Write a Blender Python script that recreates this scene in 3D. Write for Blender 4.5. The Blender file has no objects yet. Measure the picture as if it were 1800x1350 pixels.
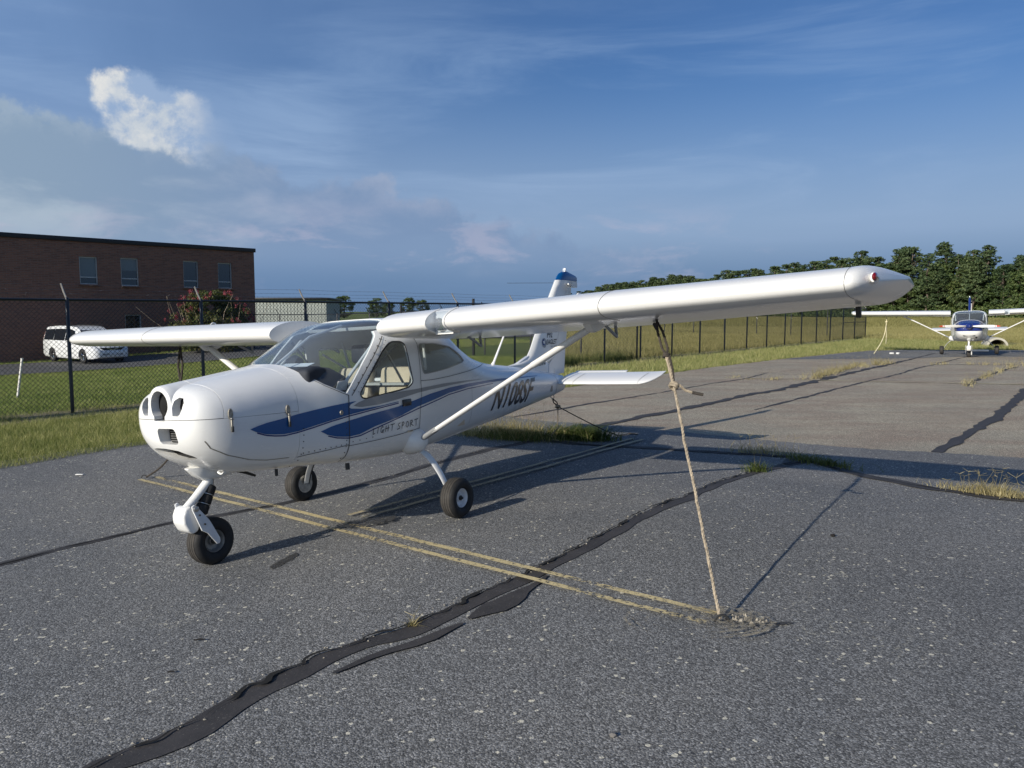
import bpy, bmesh, math, random
import numpy as np
from mathutils import Vector, Matrix
SC = bpy.context.scene
COL = SC.collection
R = math.radians
rng = np.random.default_rng(7)
random.seed(7)

# ------------------------------------------------------------------ camera
cam_d = bpy.data.cameras.new('camera'); cam = bpy.data.objects.new('camera', cam_d); COL.objects.link(cam)
cam_d.sensor_width = 36.0; cam_d.lens = 27.49; cam_d.clip_start = 0.05; cam_d.clip_end = 8000
cam.location = (0, 0, 1.64); cam.rotation_euler = (R(90 - 5.29), 0, 0)
SC.camera = cam

# ------------------------------------------------------------------ exposure, world, sun
SC.view_settings.view_transform = 'Standard'; SC.view_settings.look = 'None'
SC.view_settings.gamma = 1.0; SC.view_settings.use_curve_mapping = False
EXPOSURE = 1.05
SC.view_settings.exposure = EXPOSURE
SUN_EL, SUN_AZ = 21.8, 224.5          # degrees; azimuth clockwise from +Y
w = bpy.data.worlds.new('World'); SC.world = w; w.use_nodes = True
nt = w.node_tree; nt.nodes.clear()
class NB:
    """small helper to write node graphs as expressions"""
    def __init__(s, tree): s.t = tree
    def n(s, typ, **k):
        x = s.t.nodes.new(typ)
        for a, b in k.items(): setattr(x, a, b)
        return x
    def put(s, sock, v):
        if isinstance(v, (int, float)): sock.default_value = v
        elif isinstance(v, (tuple, list)): sock.default_value = v
        else: s.t.links.new(v, sock)
    def m(s, op, a, b=None, c=None, clamp=False):
        x = s.n('ShaderNodeMath', operation=op, use_clamp=clamp)
        s.put(x.inputs[0], a)
        if b is not None: s.put(x.inputs[1], b)
        if c is not None: s.put(x.inputs[2], c)
        return x.outputs[0]
    def noise(s, vec, scale, detail=5, rough=.55, dist=0):
        x = s.n('ShaderNodeTexNoise'); s.put(x.inputs['Vector'], vec)
        x.inputs['Scale'].default_value = scale; x.inputs['Detail'].default_value = detail
        x.inputs['Roughness'].default_value = rough; x.inputs['Distortion'].default_value = dist
        return x.outputs['Fac']
    def ss(s, v, a, b):
        x = s.n('ShaderNodeMapRange', interpolation_type='SMOOTHSTEP')
        s.put(x.inputs[0], v); s.put(x.inputs[1], a); s.put(x.inputs[2], b)
        return x.outputs[0]
    def mix(s, f, a, b, blend='MIX'):
        x = s.n('ShaderNodeMix', data_type='RGBA', blend_type=blend)
        s.put(x.inputs[0], f); s.put(x.inputs[6], a); s.put(x.inputs[7], b)
        return x.outputs[2]
    def ramp(s, f, stops, interp='LINEAR'):
        x = s.n('ShaderNodeValToRGB'); x.color_ramp.interpolation = interp
        e = x.color_ramp.elements
        while len(e) < len(stops): e.new(.5)
        for q, (p, c) in zip(e, stops):
            q.position = p; q.color = c if isinstance(c, (tuple, list)) else (c, c, c, 1)
        s.put(x.inputs[0], f); return x.outputs[0]
    def vmul(s, v, k):
        x = s.n('ShaderNodeVectorMath', operation='MULTIPLY'); s.put(x.inputs[0], v); x.inputs[1].default_value = k
        return x.outputs[0]
    def vadd(s, v, k):
        x = s.n('ShaderNodeVectorMath', operation='ADD'); s.put(x.inputs[0], v); s.put(x.inputs[1], k)
        return x.outputs[0]
def srgb(r, g, b, k=1.0):
    f = lambda c: (c / 255 / 12.92 if c / 255 <= .04045 else ((c / 255 + .055) / 1.055) ** 2.4)
    return (f(r) * k, f(g) * k, f(b) * k, 1)
b = NB(nt)
sky = b.n('ShaderNodeTexSky', sky_type='NISHITA', sun_disc=False)
sky.sun_elevation = R(SUN_EL); sky.sun_rotation = R(SUN_AZ); sky.altitude = 50; sky.air_density = 1.1; sky.dust_density = 2.2; sky.ozone_density = 1.6
SKY_STRENGTH = 0.115
KC = 2 ** -EXPOSURE / SKY_STRENGTH     # so that cloud colours can be given as they look
tc = b.n('ShaderNodeTexCoord')
D = tc.outputs['Generated']
sep = b.n('ShaderNodeSeparateXYZ'); b.put(sep.inputs[0], D)
az = b.m('MULTIPLY', b.m('ARCTAN2', sep.outputs[0], sep.outputs[1]), 180 / math.pi)
el = b.m('MULTIPLY', b.m('ARCSINE', sep.outputs[2]), 180 / math.pi)
azn = b.m('ADD', b.m('DIVIDE', az, 360), .5)
def azp(a): return a / 360 + .5
# base sky, slightly deepened towards blue
gm = b.n('ShaderNodeGamma'); gm.inputs[1].default_value = 1.0
b.put(gm.inputs[0], b.vmul(sky.outputs[0], (.27, .27, .27)))
base = b.vmul(gm.outputs[0], (.62, .96, 1.50))
base = b.mix(b.m('MULTIPLY', b.ss(b.m('ABSOLUTE', b.m('ADD', az, 62)), 72, 20), b.m('ADD', .30, b.m('MULTIPLY', b.noise(D, 3.2, 5, .6, .5), .55))), base, srgb(133, 165, 210, KC))
# high thin streaks
st = b.n('ShaderNodeMapping'); st.inputs['Rotation'].default_value = (0, R(-14), R(20)); st.inputs['Scale'].default_value = (1.1, 1.1, 7.0)
b.put(st.inputs['Vector'], D)
ci = b.noise(st.outputs[0], 2.3, 7, .6, .6)
ci2 = b.noise(D, 1.6, 3, .5)
cir = b.m('MULTIPLY', b.ss(ci, .42, .78), b.ss(ci2, .36, .62))
cir = b.m('MULTIPLY', cir, b.ss(el, 26, 9))
c1 = b.mix(b.m('MULTIPLY', cir, .62), base, srgb(163, 190, 224, KC))
# veil of haze along the horizon
veil = b.m('MULTIPLY', b.ss(el, 17, 3), .86)
c2 = b.mix(veil, c1, b.mix(b.ss(el, 6.5, 1.5), srgb(150, 172, 204, KC), srgb(107, 137, 176, KC)))
# cloud bank falling left to right; raised out of view to add fill light
edge = b.ramp(azn, [(0, .50), (azp(-120), .46), (azp(-60), .40), (azp(-32), .425), (azp(-25), .40), (azp(-19), .375), (azp(-12), .315), (azp(-6), .28), (azp(0), .22), (azp(6), .17), (azp(14), .10), (azp(22), .06), (azp(36), .08), (azp(62), .34), (azp(120), .52), (1, .50)])
edge = b.m('MULTIPLY', edge, 28.5)
n1 = b.noise(D, 9, 7, .6, .2); n2 = b.noise(D, 26, 6, .62); n3 = b.noise(b.vmul(D, (1, 1, 2.2)), 5.5, 6, .55, .4)
wob = b.m('ADD', b.m('MULTIPLY', b.m('SUBTRACT', n1, .5), 6.0), b.m('MULTIPLY', b.m('SUBTRACT', n2, .5), 3.0))
d1 = b.m('SUBTRACT', b.m('ADD', edge, wob), el)
bank = b.m('MULTIPLY', b.ss(d1, -.15, .9), b.ss(el, 0.5, 6.5))
bank = b.m('MULTIPLY', bank, b.ss(b.m('ADD', el, b.m('MULTIPLY', n3, 8)), 4.5, 9))
rim = b.m('MULTIPLY', b.ss(d1, 2.2, .1), b.ss(n2, .42, .66))
lump = b.m('MULTIPLY', b.ss(n3, .46, .68), .8)
lite = b.m('ADD', b.m('MULTIPLY', rim, .5), lump, clamp=True)
left_and_fill = b.m('MAXIMUM', b.ss(az, -12, -34), b.ss(az, 36, 70))  # paler at left, and on the unseen right to brighten shaded sides
bcol = b.mix(lite, b.mix(left_and_fill, srgb(122, 147, 182, KC), srgb(140, 162, 184, KC)), b.mix(left_and_fill, srgb(156, 170, 196, KC), srgb(182, 196, 208, KC)))
c3 = b.mix(b.m('MULTIPLY', bank, .86), c2, bcol)
# faint pinkish low clouds right of the fin
lo = b.m('MULTIPLY', b.ss(b.noise(b.vmul(D, (1, 1, 3.2)), 7.5, 7, .6, .3), .50, .66), b.m('MULTIPLY', b.ss(el, 8.5, 4.5), b.ss(el, 1.2, 3.0)))
lo = b.m('MULTIPLY', lo, b.ss(az, 22, 8))
c4 = b.mix(b.m('MULTIPLY', lo, .42), c3, srgb(188, 186, 206, KC))
# towering cumulus upper left
n4 = b.noise(D, 17, 8, .62, .3); n5 = b.noise(D, 42, 6, .6)
def blob(a0, e0, ra, re):
    x = b.m('DIVIDE', b.m('SUBTRACT', az, a0), ra); y = b.m('DIVIDE', b.m('SUBTRACT', el, e0), re)
    return b.m('SUBTRACT', 1.0, b.m('SQRT', b.m('ADD', b.m('MULTIPLY', x, x), b.m('MULTIPLY', y, y))))
tw = b.m('MAXIMUM', b.m('MAXIMUM', blob(-25.3, 13.3, 2.9, 1.9), blob(-23.2, 12.4, 3.6, 2.4)), b.m('MAXIMUM', blob(-21.0, 11.2, 2.6, 2.2), blob(-24.3, 11.6, 3.4, 1.7)))
tw = b.m('ADD', tw, b.m('ADD', b.m('MULTIPLY', b.m('SUBTRACT', n4, .5), 1.15), b.m('MULTIPLY', b.m('SUBTRACT', n5, .5), .42)))
tmask = b.m('MULTIPLY', b.m('MULTIPLY', b.ss(tw, .03, .34), b.ss(d1, 2.4, .5)), b.m('SUBTRACT', 1, b.m('MULTIPLY', b.ss(az, -22.5, -19.0), .80)))
sh1 = b.noise(b.vadd(D, (.016, 0, -.016)), 10, 7, .62, .4)
tsh = b.m('MULTIPLY', b.ss(b.m('ADD', sh1, b.m('MULTIPLY', b.m('SUBTRACT', n5, .5), .35)), .40, .58), b.ss(az, -19.5, -23.5))
tcol = b.mix(tsh, srgb(150, 174, 207, KC), b.mix(b.ss(n4, .40, .66), srgb(200, 208, 216, KC), srgb(233, 232, 228, KC)))
c5 = b.mix(b.m('MULTIPLY', tmask, .96), c4, tcol)
bg = b.n('ShaderNodeBackground'); bg.inputs['Strength'].default_value = SKY_STRENGTH
b.put(bg.inputs['Color'], c5)
wo = b.n('ShaderNodeOutputWorld'); nt.links.new(bg.outputs[0], wo.inputs[0])

sun_d = bpy.data.lights.new('sun', 'SUN'); sun_d.energy = 2.6; sun_d.angle = R(0.55); sun_d.color = (1.0, 0.925, 0.80)
sun = bpy.data.objects.new('sun', sun_d); COL.objects.link(sun)
sv = Vector((math.sin(R(SUN_AZ)) * math.cos(R(SUN_EL)), math.cos(R(SUN_AZ)) * math.cos(R(SUN_EL)), math.sin(R(SUN_EL))))
sun.rotation_euler = sv.to_track_quat('Z', 'Y').to_euler(); sun.location = sv * 60

# ------------------------------------------------------------------ materials
def mat(name):
    m = bpy.data.materials.new(name); m.use_nodes = True
    t = m.node_tree; bs = t.nodes['Principled BSDF']
    return m, NB(t), bs
def plain(name, col, rough=.5, metal=0, coat=0, spec=.5, var=0, vscale=8, bump=0, bscale=60):
    m, q, bs = mat(name)
    bs.inputs['Roughness'].default_value = rough; bs.inputs['Metallic'].default_value = metal
    bs.inputs['Specular IOR Level'].default_value = spec
    if coat: bs.inputs['Coat Weight'].default_value = coat; bs.inputs['Coat Roughness'].default_value = .08
    c = (*col[:3], 1)
    if var or bump:
        tcn = q.n('ShaderNodeTexCoord')
    if var:
        f = q.noise(tcn.outputs['Object'], vscale, 6, .6)
        lo = tuple(x * (1 - var) for x in c[:3]) + (1,); hi = tuple(min(1, x * (1 + var)) for x in c[:3]) + (1,)
        q.put(bs.inputs['Base Color'], q.ramp(f, [(.3, lo), (.7, hi)]))
    else: bs.inputs['Base Color'].default_value = c
    if bump:
        bp = q.n('ShaderNodeBump'); bp.inputs['Strength'].default_value = bump; bp.inputs['Distance'].default_value = .01
        q.put(bp.inputs['Height'], q.noise(tcn.outputs['Object'], bscale, 4, .6)); q.put(bs.inputs['Normal'], bp.outputs[0])
    return m
def painted(name, col, dirt=.25, rough=.26):
    """gloss paint with faint grime, streaks and speckles"""
    m, q, bs = mat(name)
    tcn = q.n('ShaderNodeTexCoord'); o = tcn.outputs['Object']
    g = q.ss(q.noise(q.vmul(o, (1.2, 1.2, 4)), 3.0, 8, .68, .5), .50, .80)
    sp = q.ss(q.noise(o, 95, 3, .6), .70, .78)
    f = q.m('ADD', q.m('MULTIPLY', g, dirt), q.m('MULTIPLY', sp, dirt * 1.4), clamp=True)
    q.put(bs.inputs['Base Color'], q.mix(f, (*col, 1), (col[0] * .55 + .03, col[1] * .52 + .03, col[2] * .46 + .025, 1)))
    q.put(bs.inputs['Roughness'], q.m('ADD', q.m('MULTIPLY', f, .4), rough))
    bs.inputs['Coat Weight'].default_value = .35; bs.inputs['Coat Roughness'].default_value = .12
    bp = q.n('ShaderNodeBump'); bp.inputs['Strength'].default_value = .10; bp.inputs['Distance'].default_value = .01
    q.put(bp.inputs['Height'], q.noise(q.vmul(o, (1, 1, 1)), 7, 3, .5)); q.put(bs.inputs['Normal'], bp.outputs[0])
    return m
def glass(name, tint=(.90, .94, .95), haze=.05, rough=.02):
    m, q, bs = mat(name)
    t = q.t; out = [x for x in t.nodes if x.type == 'OUTPUT_MATERIAL'][0]; t.nodes.remove(bs)
    tr = q.n('ShaderNodeBsdfTransparent'); tr.inputs[0].default_value = (*tint, 1)
    gl = q.n('ShaderNodeBsdfGlossy'); gl.inputs['Roughness'].default_value = rough
    di = q.n('ShaderNodeBsdfDiffuse'); di.inputs[0].default_value = (.75, .78, .82, 1)
    lw_ = q.n('ShaderNodeLayerWeight'); lw_.inputs[0].default_value = .5
    fr = q.m('ADD', q.m('MULTIPLY', q.m('POWER', lw_.outputs['Facing'], 4.5), .85), .035)
    a = q.n('ShaderNodeMixShader'); a.inputs[0].default_value = haze
    t.links.new(tr.outputs[0], a.inputs[1]); t.links.new(di.outputs[0], a.inputs[2])
    c = q.n('ShaderNodeMixShader'); t.links.new(fr, c.inputs[0]); t.links.new(a.outputs[0], c.inputs[1]); t.links.new(gl.outputs[0], c.inputs[2])
    t.links.new(c.outputs[0], out.inputs[0])
    return m
def leafy(name, cols, trans=.35, scale=3.0, rough=.6):
    """foliage or grass: colour varies from blade to blade, a little light passes through"""
    m, q, bs = mat(name); t = q.t
    out = [x for x in t.nodes if x.type == 'OUTPUT_MATERIAL'][0]
    geo = q.n('ShaderNodeNewGeometry'); oi = q.n('ShaderNodeObjectInfo')
    f = q.noise(geo.outputs['Position'], scale, 4, .7)
    f = q.m('ADD', q.m('MULTIPLY', f, .75), q.m('ADD', q.m('MULTIPLY', q.m('SUBTRACT', geo.outputs['Random Per Island'], .5), .45), q.m('MULTIPLY', oi.outputs['Random'], .25)), clamp=True)
    c = q.ramp(f, [(i / (len(cols) - 1) * .6 + .2, (*x, 1)) for i, x in enumerate(cols)])
    q.put(bs.inputs['Base Color'], c); bs.inputs['Roughness'].default_value = rough; bs.inputs['Specular IOR Level'].default_value = .25
    tl = q.n('ShaderNodeBsdfTranslucent'); q.put(tl.inputs[0], q.mix(1, c, (1.0, 1.05, .6, 1), 'MULTIPLY'))
    mx = q.n('ShaderNodeMixShader'); mx.inputs[0].default_value = trans
    t.links.new(bs.outputs[0], mx.inputs[1]); t.links.new(tl.outputs[0], mx.inputs[2]); t.links.new(mx.outputs[0], out.inputs[0])
    return m
M = {}
M['white'] = painted('white_paint', (.77, .77, .755), .15)
M['white_clean'] = painted('white_wing_paint', (.76, .755, .735), .14, .24)
M['blue'] = painted('blue_paint', (.0005, .075, .25), .02, .34)
M['navy'] = painted('navy_paint', (.012, .028, .16), .05)
M['greystripe'] = plain('grey_stripe_paint', (.26, .27, .28), .35, coat=.3)
M['red'] = plain('red_paint', (.45, .03, .015), .4)
M['black'] = plain('black_paint', (.008, .008, .012), .32, coat=.3)
M['seam'] = plain('panel_gap_grime', (.06, .055, .05), .8)
M['hole'] = plain('painted_hole_shade', (.004, .004, .004), .9)  # near-black colour standing in for the shade inside openings
M['rubber'] = plain('tyre_rubber', (.012, .012, .013), .72, var=.5, vscale=14, bump=.15, bscale=90)
M['tread'] = plain('worn_tread_rubber', (.038, .034, .030), .85, var=.3, vscale=22)
M['rim'] = plain('dull_wheel_metal', (.28, .28, .27), .45, .6, var=.3)
M['rimwhite'] = plain('white_wheel_paint', (.70, .71, .72), .4, var=.12)
M['steel'] = plain('bare_steel', (.42, .41, .39), .35, .9, var=.3, vscale=30)
M['darksteel'] = plain('dark_steel', (.05, .05, .05), .5, .5)
M['latch'] = plain('weathered_latch', (.33, .31, .27), .5, .7, var=.4, vscale=60)
M['glass'] = glass('canopy_glass', (.88, .92, .94), .04, .03)
M['sideglass'] = glass('side_window_glass', (.90, .92, .91), .02)
M['lens'] = glass('landing_light_lens', (.80, .85, .90), .16, .05)
M['redlens'] = plain('red_light_lens', (.16, .003, .005), .08, coat=1)
M['concrete'] = plain('pale_concrete', (.42, .40, .34), .9, var=.2)
M['beige'] = plain('beige_trim', (.55, .46, .34), .8, var=.12, vscale=5)
M['seat'] = plain('dark_seat_cloth', (.035, .04, .05), .9, var=.2)
M['dash'] = plain('glareshield_vinyl', (.022, .026, .036), .75, var=.2)
M['cabin'] = plain('cabin_lining', (.40, .40, .39), .8)
M['paper'] = plain('white_paper', (.75, .76, .78), .8)
M['strap'] = plain('black_webbing', (.01, .01, .012), .8)
M['rope'] = plain('weathered_rope', (.36, .30, .22), .95, var=.45, vscale=40, bump=.6, bscale=200)
M['ropedark'] = plain('dark_rope', (.05, .042, .035), .95, var=.5, vscale=40)
M['ropepale'] = plain('pale_yellow_rope', (.62, .56, .36), .9, var=.2)
M['fence'] = plain('black_coated_steel', (.010, .011, .016), .42, coat=.2)
M['galv'] = plain('galvanised_arm', (.30, .28, .25), .5, .6, var=.2)
M['wire'] = plain('dull_barbed_wire', (.10, .10, .11), .55, .6)
M['plate'] = plain('number_plate', (.60, .62, .66), .4)
M['carpaint'] = plain('white_car_paint', (.72, .74, .76), .22, coat=.8)
M['carglass'] = plain('dark_car_glass', (.012, .016, .022), .06, coat=1)
M['cartrim'] = plain('black_car_trim', (.012, .012, .013), .5)
M['chrome'] = plain('chrome', (.7, .7, .7), .1, 1)
M['lamp'] = plain('headlamp', (.55, .57, .6), .1, .3, coat=1)
M['pvc'] = plain('white_pipe', (.72, .70, .66), .5, var=.15, vscale=20)
M['bark'] = plain('tree_bark', (.11, .085, .065), .9, var=.4, vscale=6)
M['palebark'] = plain('pale_smooth_bark', (.34, .27, .20), .85, var=.25, vscale=6)
M['fascia'] = plain('dark_roof_fascia', (.012, .014, .020), .5)
M['shed'] = plain('grey_metal_siding', (.34, .37, .35), .6)
M['winframe'] = plain('aluminium_window_frame', (.42, .44, .45), .5, .3)
M['winpane'] = plain('dark_window_pane', (.010, .020, .030), .07, coat=1)
M['blind'] = plain('window_blind', (.085, .125, .15), .25, coat=.8)
M['pebble'] = plain('stone', (.16, .15, .14), .9, var=.3)
M['stick'] = plain('twig_bark', (.012, .010, .009), .9)
M['chip'] = plain('pale_litter', (.7, .7, .68), .8)
M['pine'] = leafy('pine_foliage', [(.030, .055, .026), (.070, .105, .045), (.13, .165, .070)], .25, .22)
M['broad'] = leafy('broadleaf_foliage', [(.035, .062, .022), (.085, .125, .040), (.165, .195, .070)], .3, .22)
M['crape'] = leafy('crepe_myrtle_leaves', [(.030, .055, .020), (.070, .095, .030), (.14, .13, .05)], .3, 1.2)
M['bloom'] = leafy('pink_blossom', [(.20, .035, .055), (.34, .075, .10), (.46, .17, .19)], .3, 2)
M['hedge'] = leafy('hedge_leaves', [(.012, .022, .010), (.03, .05, .018), (.07, .10, .025)], .2, 1.2)
M['lawn'] = leafy('lawn_grass', [(.085, .125, .035), (.19, .25, .07), (.40, .40, .16)], .35, .9)
M['verge'] = leafy('verge_grass', [(.06, .08, .022), (.20, .235, .07), (.50, .46, .22)], .35, 1.4)
M['field'] = leafy('field_grass', [(.17, .16, .058), (.28, .26, .10), (.42, .37, .17)], .35, .25)
M['dry'] = leafy('dry_weeds', [(.24, .20, .09), (.40, .34, .18), (.56, .49, .29)], .35, 6)
M['weedgreen'] = leafy('green_weeds', [(.05, .075, .02), (.10, .13, .035), (.19, .19, .07)], .35, 6)
# ------------------------------------------------------------------ ground materials
def asphalt(name, dark, light, chip, chipamt, big=.5, brown=None):
    m, q, bs = mat(name)
    geo = q.n('ShaderNodeNewGeometry'); P = geo.outputs['Position']
    fine = q.noise(P, 55, 3, .8); mid = q.noise(P, 9, 6, .65); bigf = q.noise(P, .42, 5, .6, .8); wide = q.noise(q.vmul(P, (.6, 1.8, 1)), .8, 6, .65, .4)
    c = q.mix(fine, (*dark, 1), (*light, 1))
    c = q.mix(q.m('MULTIPLY', q.ss(bigf, .35, .7), big), c, (light[0] * 1.15, light[1] * 1.1, light[2] * 1.02, 1))
    if brown: c = q.mix(q.m('MULTIPLY', q.ss(wide, .38, .66), .75), c, (*brown, 1))
    # stones in the binder: every stone has its own tone; pale worn chips, dark pits
    v = q.n('ShaderNodeTexVoronoi', feature='F1'); q.put(v.inputs['Vector'], P); v.inputs['Scale'].default_value = 125
    vb = q.n('ShaderNodeTexVoronoi', feature='F1'); q.put(vb.inputs['Vector'], P); vb.inputs['Scale'].default_value = 260
    sa = q.n('ShaderNodeSeparateColor'); q.put(sa.inputs[0], v.outputs['Color']); sb_ = q.n('ShaderNodeSeparateColor'); q.put(sb_.inputs[0], vb.outputs['Color'])
    tone = q.m('MULTIPLY', q.m('ADD', .52, q.m('MULTIPLY', q.m('POWER', sa.outputs[0], 1.6), 1.15)), q.m('ADD', .66, q.m('MULTIPLY', q.m('POWER', sb_.outputs[0], 2.0), 1.0)))
    tc3 = q.n('ShaderNodeCombineColor'); [q.put(tc3.inputs[i], tone) for i in range(3)]
    c = q.mix(1.0, c, tc3.outputs[0], 'MULTIPLY')
    v2 = q.n('ShaderNodeTexVoronoi', feature='F1'); q.put(v2.inputs['Vector'], q.vadd(P, q.vmul(q.noise(P, 30, 2), (.02, .02, .02)))); v2.inputs['Scale'].default_value = 46
    s2 = q.n('ShaderNodeSeparateColor'); q.put(s2.inputs[0], v2.outputs['Color'])
    dens = q.ss(q.m('ADD', q.m('MULTIPLY', mid, .6), q.m('MULTIPLY', q.noise(P, 1.7, 5, .7), .9)), .66, 1.0)
    pick = q.m('GREATER_THAN', s2.outputs[0], q.m('SUBTRACT', 1.0 - chipamt * .15, q.m('MULTIPLY', dens, chipamt)))
    near = q.m('LESS_THAN', v2.outputs['Distance'], q.m('MULTIPLY', s2.outputs[1], .55))
    c = q.mix(q.m('MULTIPLY', q.m('MULTIPLY', pick, near), .8), c, (*chip, 1))
    # dusty scuffed patches made of thin worn threads
    th = q.n('ShaderNodeTexVoronoi', feature='DISTANCE_TO_EDGE'); q.put(th.inputs['Vector'], q.vadd(P, q.vmul(q.noise(P, 6, 4, .7), (.4, .4, .4)))); th.inputs['Scale'].default_value = 9
    thread = q.m('MULTIPLY', q.ss(th.outputs['Distance'], .055, .0), q.ss(q.noise(P, .9, 5, .75), .54, .70))
    c = q.mix(q.m('MULTIPLY', q.m('MULTIPLY', thread, q.ss(fine, .42, .62)), .75), c, (*chip, 1))
    pit = q.ss(q.noise(P, 75, 2, .6), .64, .72)
    c = q.mix(q.m('MULTIPLY', pit, .7), c, (.012, .012, .013, 1))
    q.put(bs.inputs['Base Color'], c)
    bs.inputs['Roughness'].default_value = .84; bs.inputs['Specular IOR Level'].default_value = .35
    bp = q.n('ShaderNodeBump'); bp.inputs['Strength'].default_value = .5; bp.inputs['Distance'].default_value = .004
    h = q.m('ADD', q.m('MULTIPLY', v.outputs['Distance'], -1.2), q.m('ADD', q.m('MULTIPLY', fine, .9), q.m('MULTIPLY', mid, .25)))
    q.put(bp.inputs['Height'], h); q.put(bs.inputs['Normal'], bp.outputs[0])
    return m
M['asphalt'] = asphalt('dark_asphalt', (.088, .090, .091), (.196, .198, .200), (.66, .62, .50), .21, .5)
M['oldasphalt'] = asphalt('old_weathered_asphalt', (.22, .195, .150), (.40, .36, .28), (.60, .55, .44), .10, .5, (.27, .205, .155))
M['road'] = asphalt('road_asphalt', (.07, .07, .07), (.13, .13, .13), (.3, .3, .28), .06, .4)
def tarmat():
    m, q, bs = mat('crack_sealant_tar'); geo = q.n('ShaderNodeNewGeometry'); P = geo.outputs['Position']
    f = q.noise(P, 5, 7, .7); sp = q.ss(q.noise(P, 110, 2, .6), .66, .72)
    c = q.ramp(f, [(.3, (.024, .022, .022, 1)), (.7, (.054, .049, .048, 1))])
    q.put(bs.inputs['Base Color'], q.mix(q.m('MULTIPLY', sp, .5), c, (.30, .28, .24, 1))); bs.inputs['Roughness'].default_value = .72
    bp = q.n('ShaderNodeBump'); bp.inputs['Strength'].default_value = .4; bp.inputs['Distance'].default_value = .005
    q.put(bp.inputs['Height'], q.noise(P, 45, 4, .7)); q.put(bs.inputs['Normal'], bp.outputs[0]); return m
M['tar'] = tarmat()
def wornpaint(name, col, under, lo, hi):
    m, q, bs = mat(name); t = q.t; geo = q.n('ShaderNodeNewGeometry'); P = geo.outputs['Position']
    f = q.m('ADD', q.m('MULTIPLY', q.noise(P, 38, 5, .8), .75), q.m('MULTIPLY', q.noise(P, 2.2, 4, .6), .45))
    c = q.mix(q.noise(P, 90, 2, .6), (*col, 1), (col[0] * .6, col[1] * .58, col[2] * .55, 1))
    q.put(bs.inputs['Base Color'], c); bs.inputs['Roughness'].default_value = .8
    tr = q.n('ShaderNodeBsdfTransparent'); mx = q.n('ShaderNodeMixShader')
    t.links.new(q.ss(f, lo, hi), mx.inputs[0]); t.links.new(tr.outputs[0], mx.inputs[1]); t.links.new(bs.outputs[0], mx.inputs[2])
    t.links.new(mx.outputs[0], [x for x in t.nodes if x.type == 'OUTPUT_MATERIAL'][0].inputs[0]); return m
M['yellow'] = wornpaint('worn_yellow_paint', (.66, .55, .30), None, .50, .62)
M['yellow2'] = wornpaint('faded_yellow_paint', (.50, .43, .27), None, .46, .60)
M['sand'] = wornpaint('sandy_dust', (.34, .30, .22), None, .55, .70)
M['stainmat'] = wornpaint('oil_stain', (.050, .050, .050), None, .46, .62)
M['linestain'] = wornpaint('old_black_line_paint', (.028, .027, .026), None, .45, .62)
def terrainmat():
    m, q, bs = mat('grassland'); geo = q.n('ShaderNodeNewGeometry'); P = geo.outputs['Position']
    s = q.n('ShaderNodeSeparateXYZ'); q.put(s.inputs[0], P)
    f = q.noise(P, .35, 7, .7); g = q.noise(P, 3.0, 6, .75); g2 = q.noise(q.vmul(P, (1, 2.5, 1)), .07, 5, .6)
    # distance behind the fence line and position along it
    perp = q.m('ADD', q.m('MULTIPLY', q.m('ADD', s.outputs[0], 7.262), -.7765), q.m('MULTIPLY', q.m('SUBTRACT', s.outputs[1], 12.828), .6302))
    lawn = q.ramp(q.m('ADD', q.m('MULTIPLY', f, .5), q.m('MULTIPLY', g, .5)), [(.3, (.070, .10, .030, 1)), (.5, (.12, .16, .045, 1)), (.7, (.19, .21, .075, 1))])
    fld = q.ramp(q.m('ADD', q.m('MULTIPLY', g2, .6), q.m('MULTIPLY', g, .4)), [(.3, (.17, .155, .06, 1)), (.5, (.26, .235, .095, 1)), (.7, (.34, .30, .14, 1))])
    right = q.ss(s.outputs[0], -2, 10)
    c = q.mix(right, lawn, fld)
    dirt = q.ramp(q.noise(P, 14, 6, .7), [(.3, (.12, .10, .072, 1)), (.7, (.36, .31, .235, 1))])
    band = q.m('MULTIPLY', q.ss(q.m('ADD', perp, q.m('MULTIPLY', q.m('SUBTRACT', g, .5), 1.2)), -1.25, -.75), q.ss(q.m('ADD', perp, q.m('MULTIPLY', q.m('SUBTRACT', g, .5), 1.2)), .75, .25))
    c = q.mix(q.m('MULTIPLY', band, .9), c, dirt)
    q.put(bs.inputs['Base Color'], c); bs.inputs['Roughness'].default_value = .95; bs.inputs['Specular IOR Level'].default_value = .1
    bp = q.n('ShaderNodeBump'); bp.inputs['Strength'].default_value = .8; bp.inputs['Distance'].default_value = .05
    q.put(bp.inputs['Height'], q.noise(P, 12, 5, .8)); q.put(bs.inputs['Normal'], bp.outputs[0]); return m
M['terrain'] = terrainmat()
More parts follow.
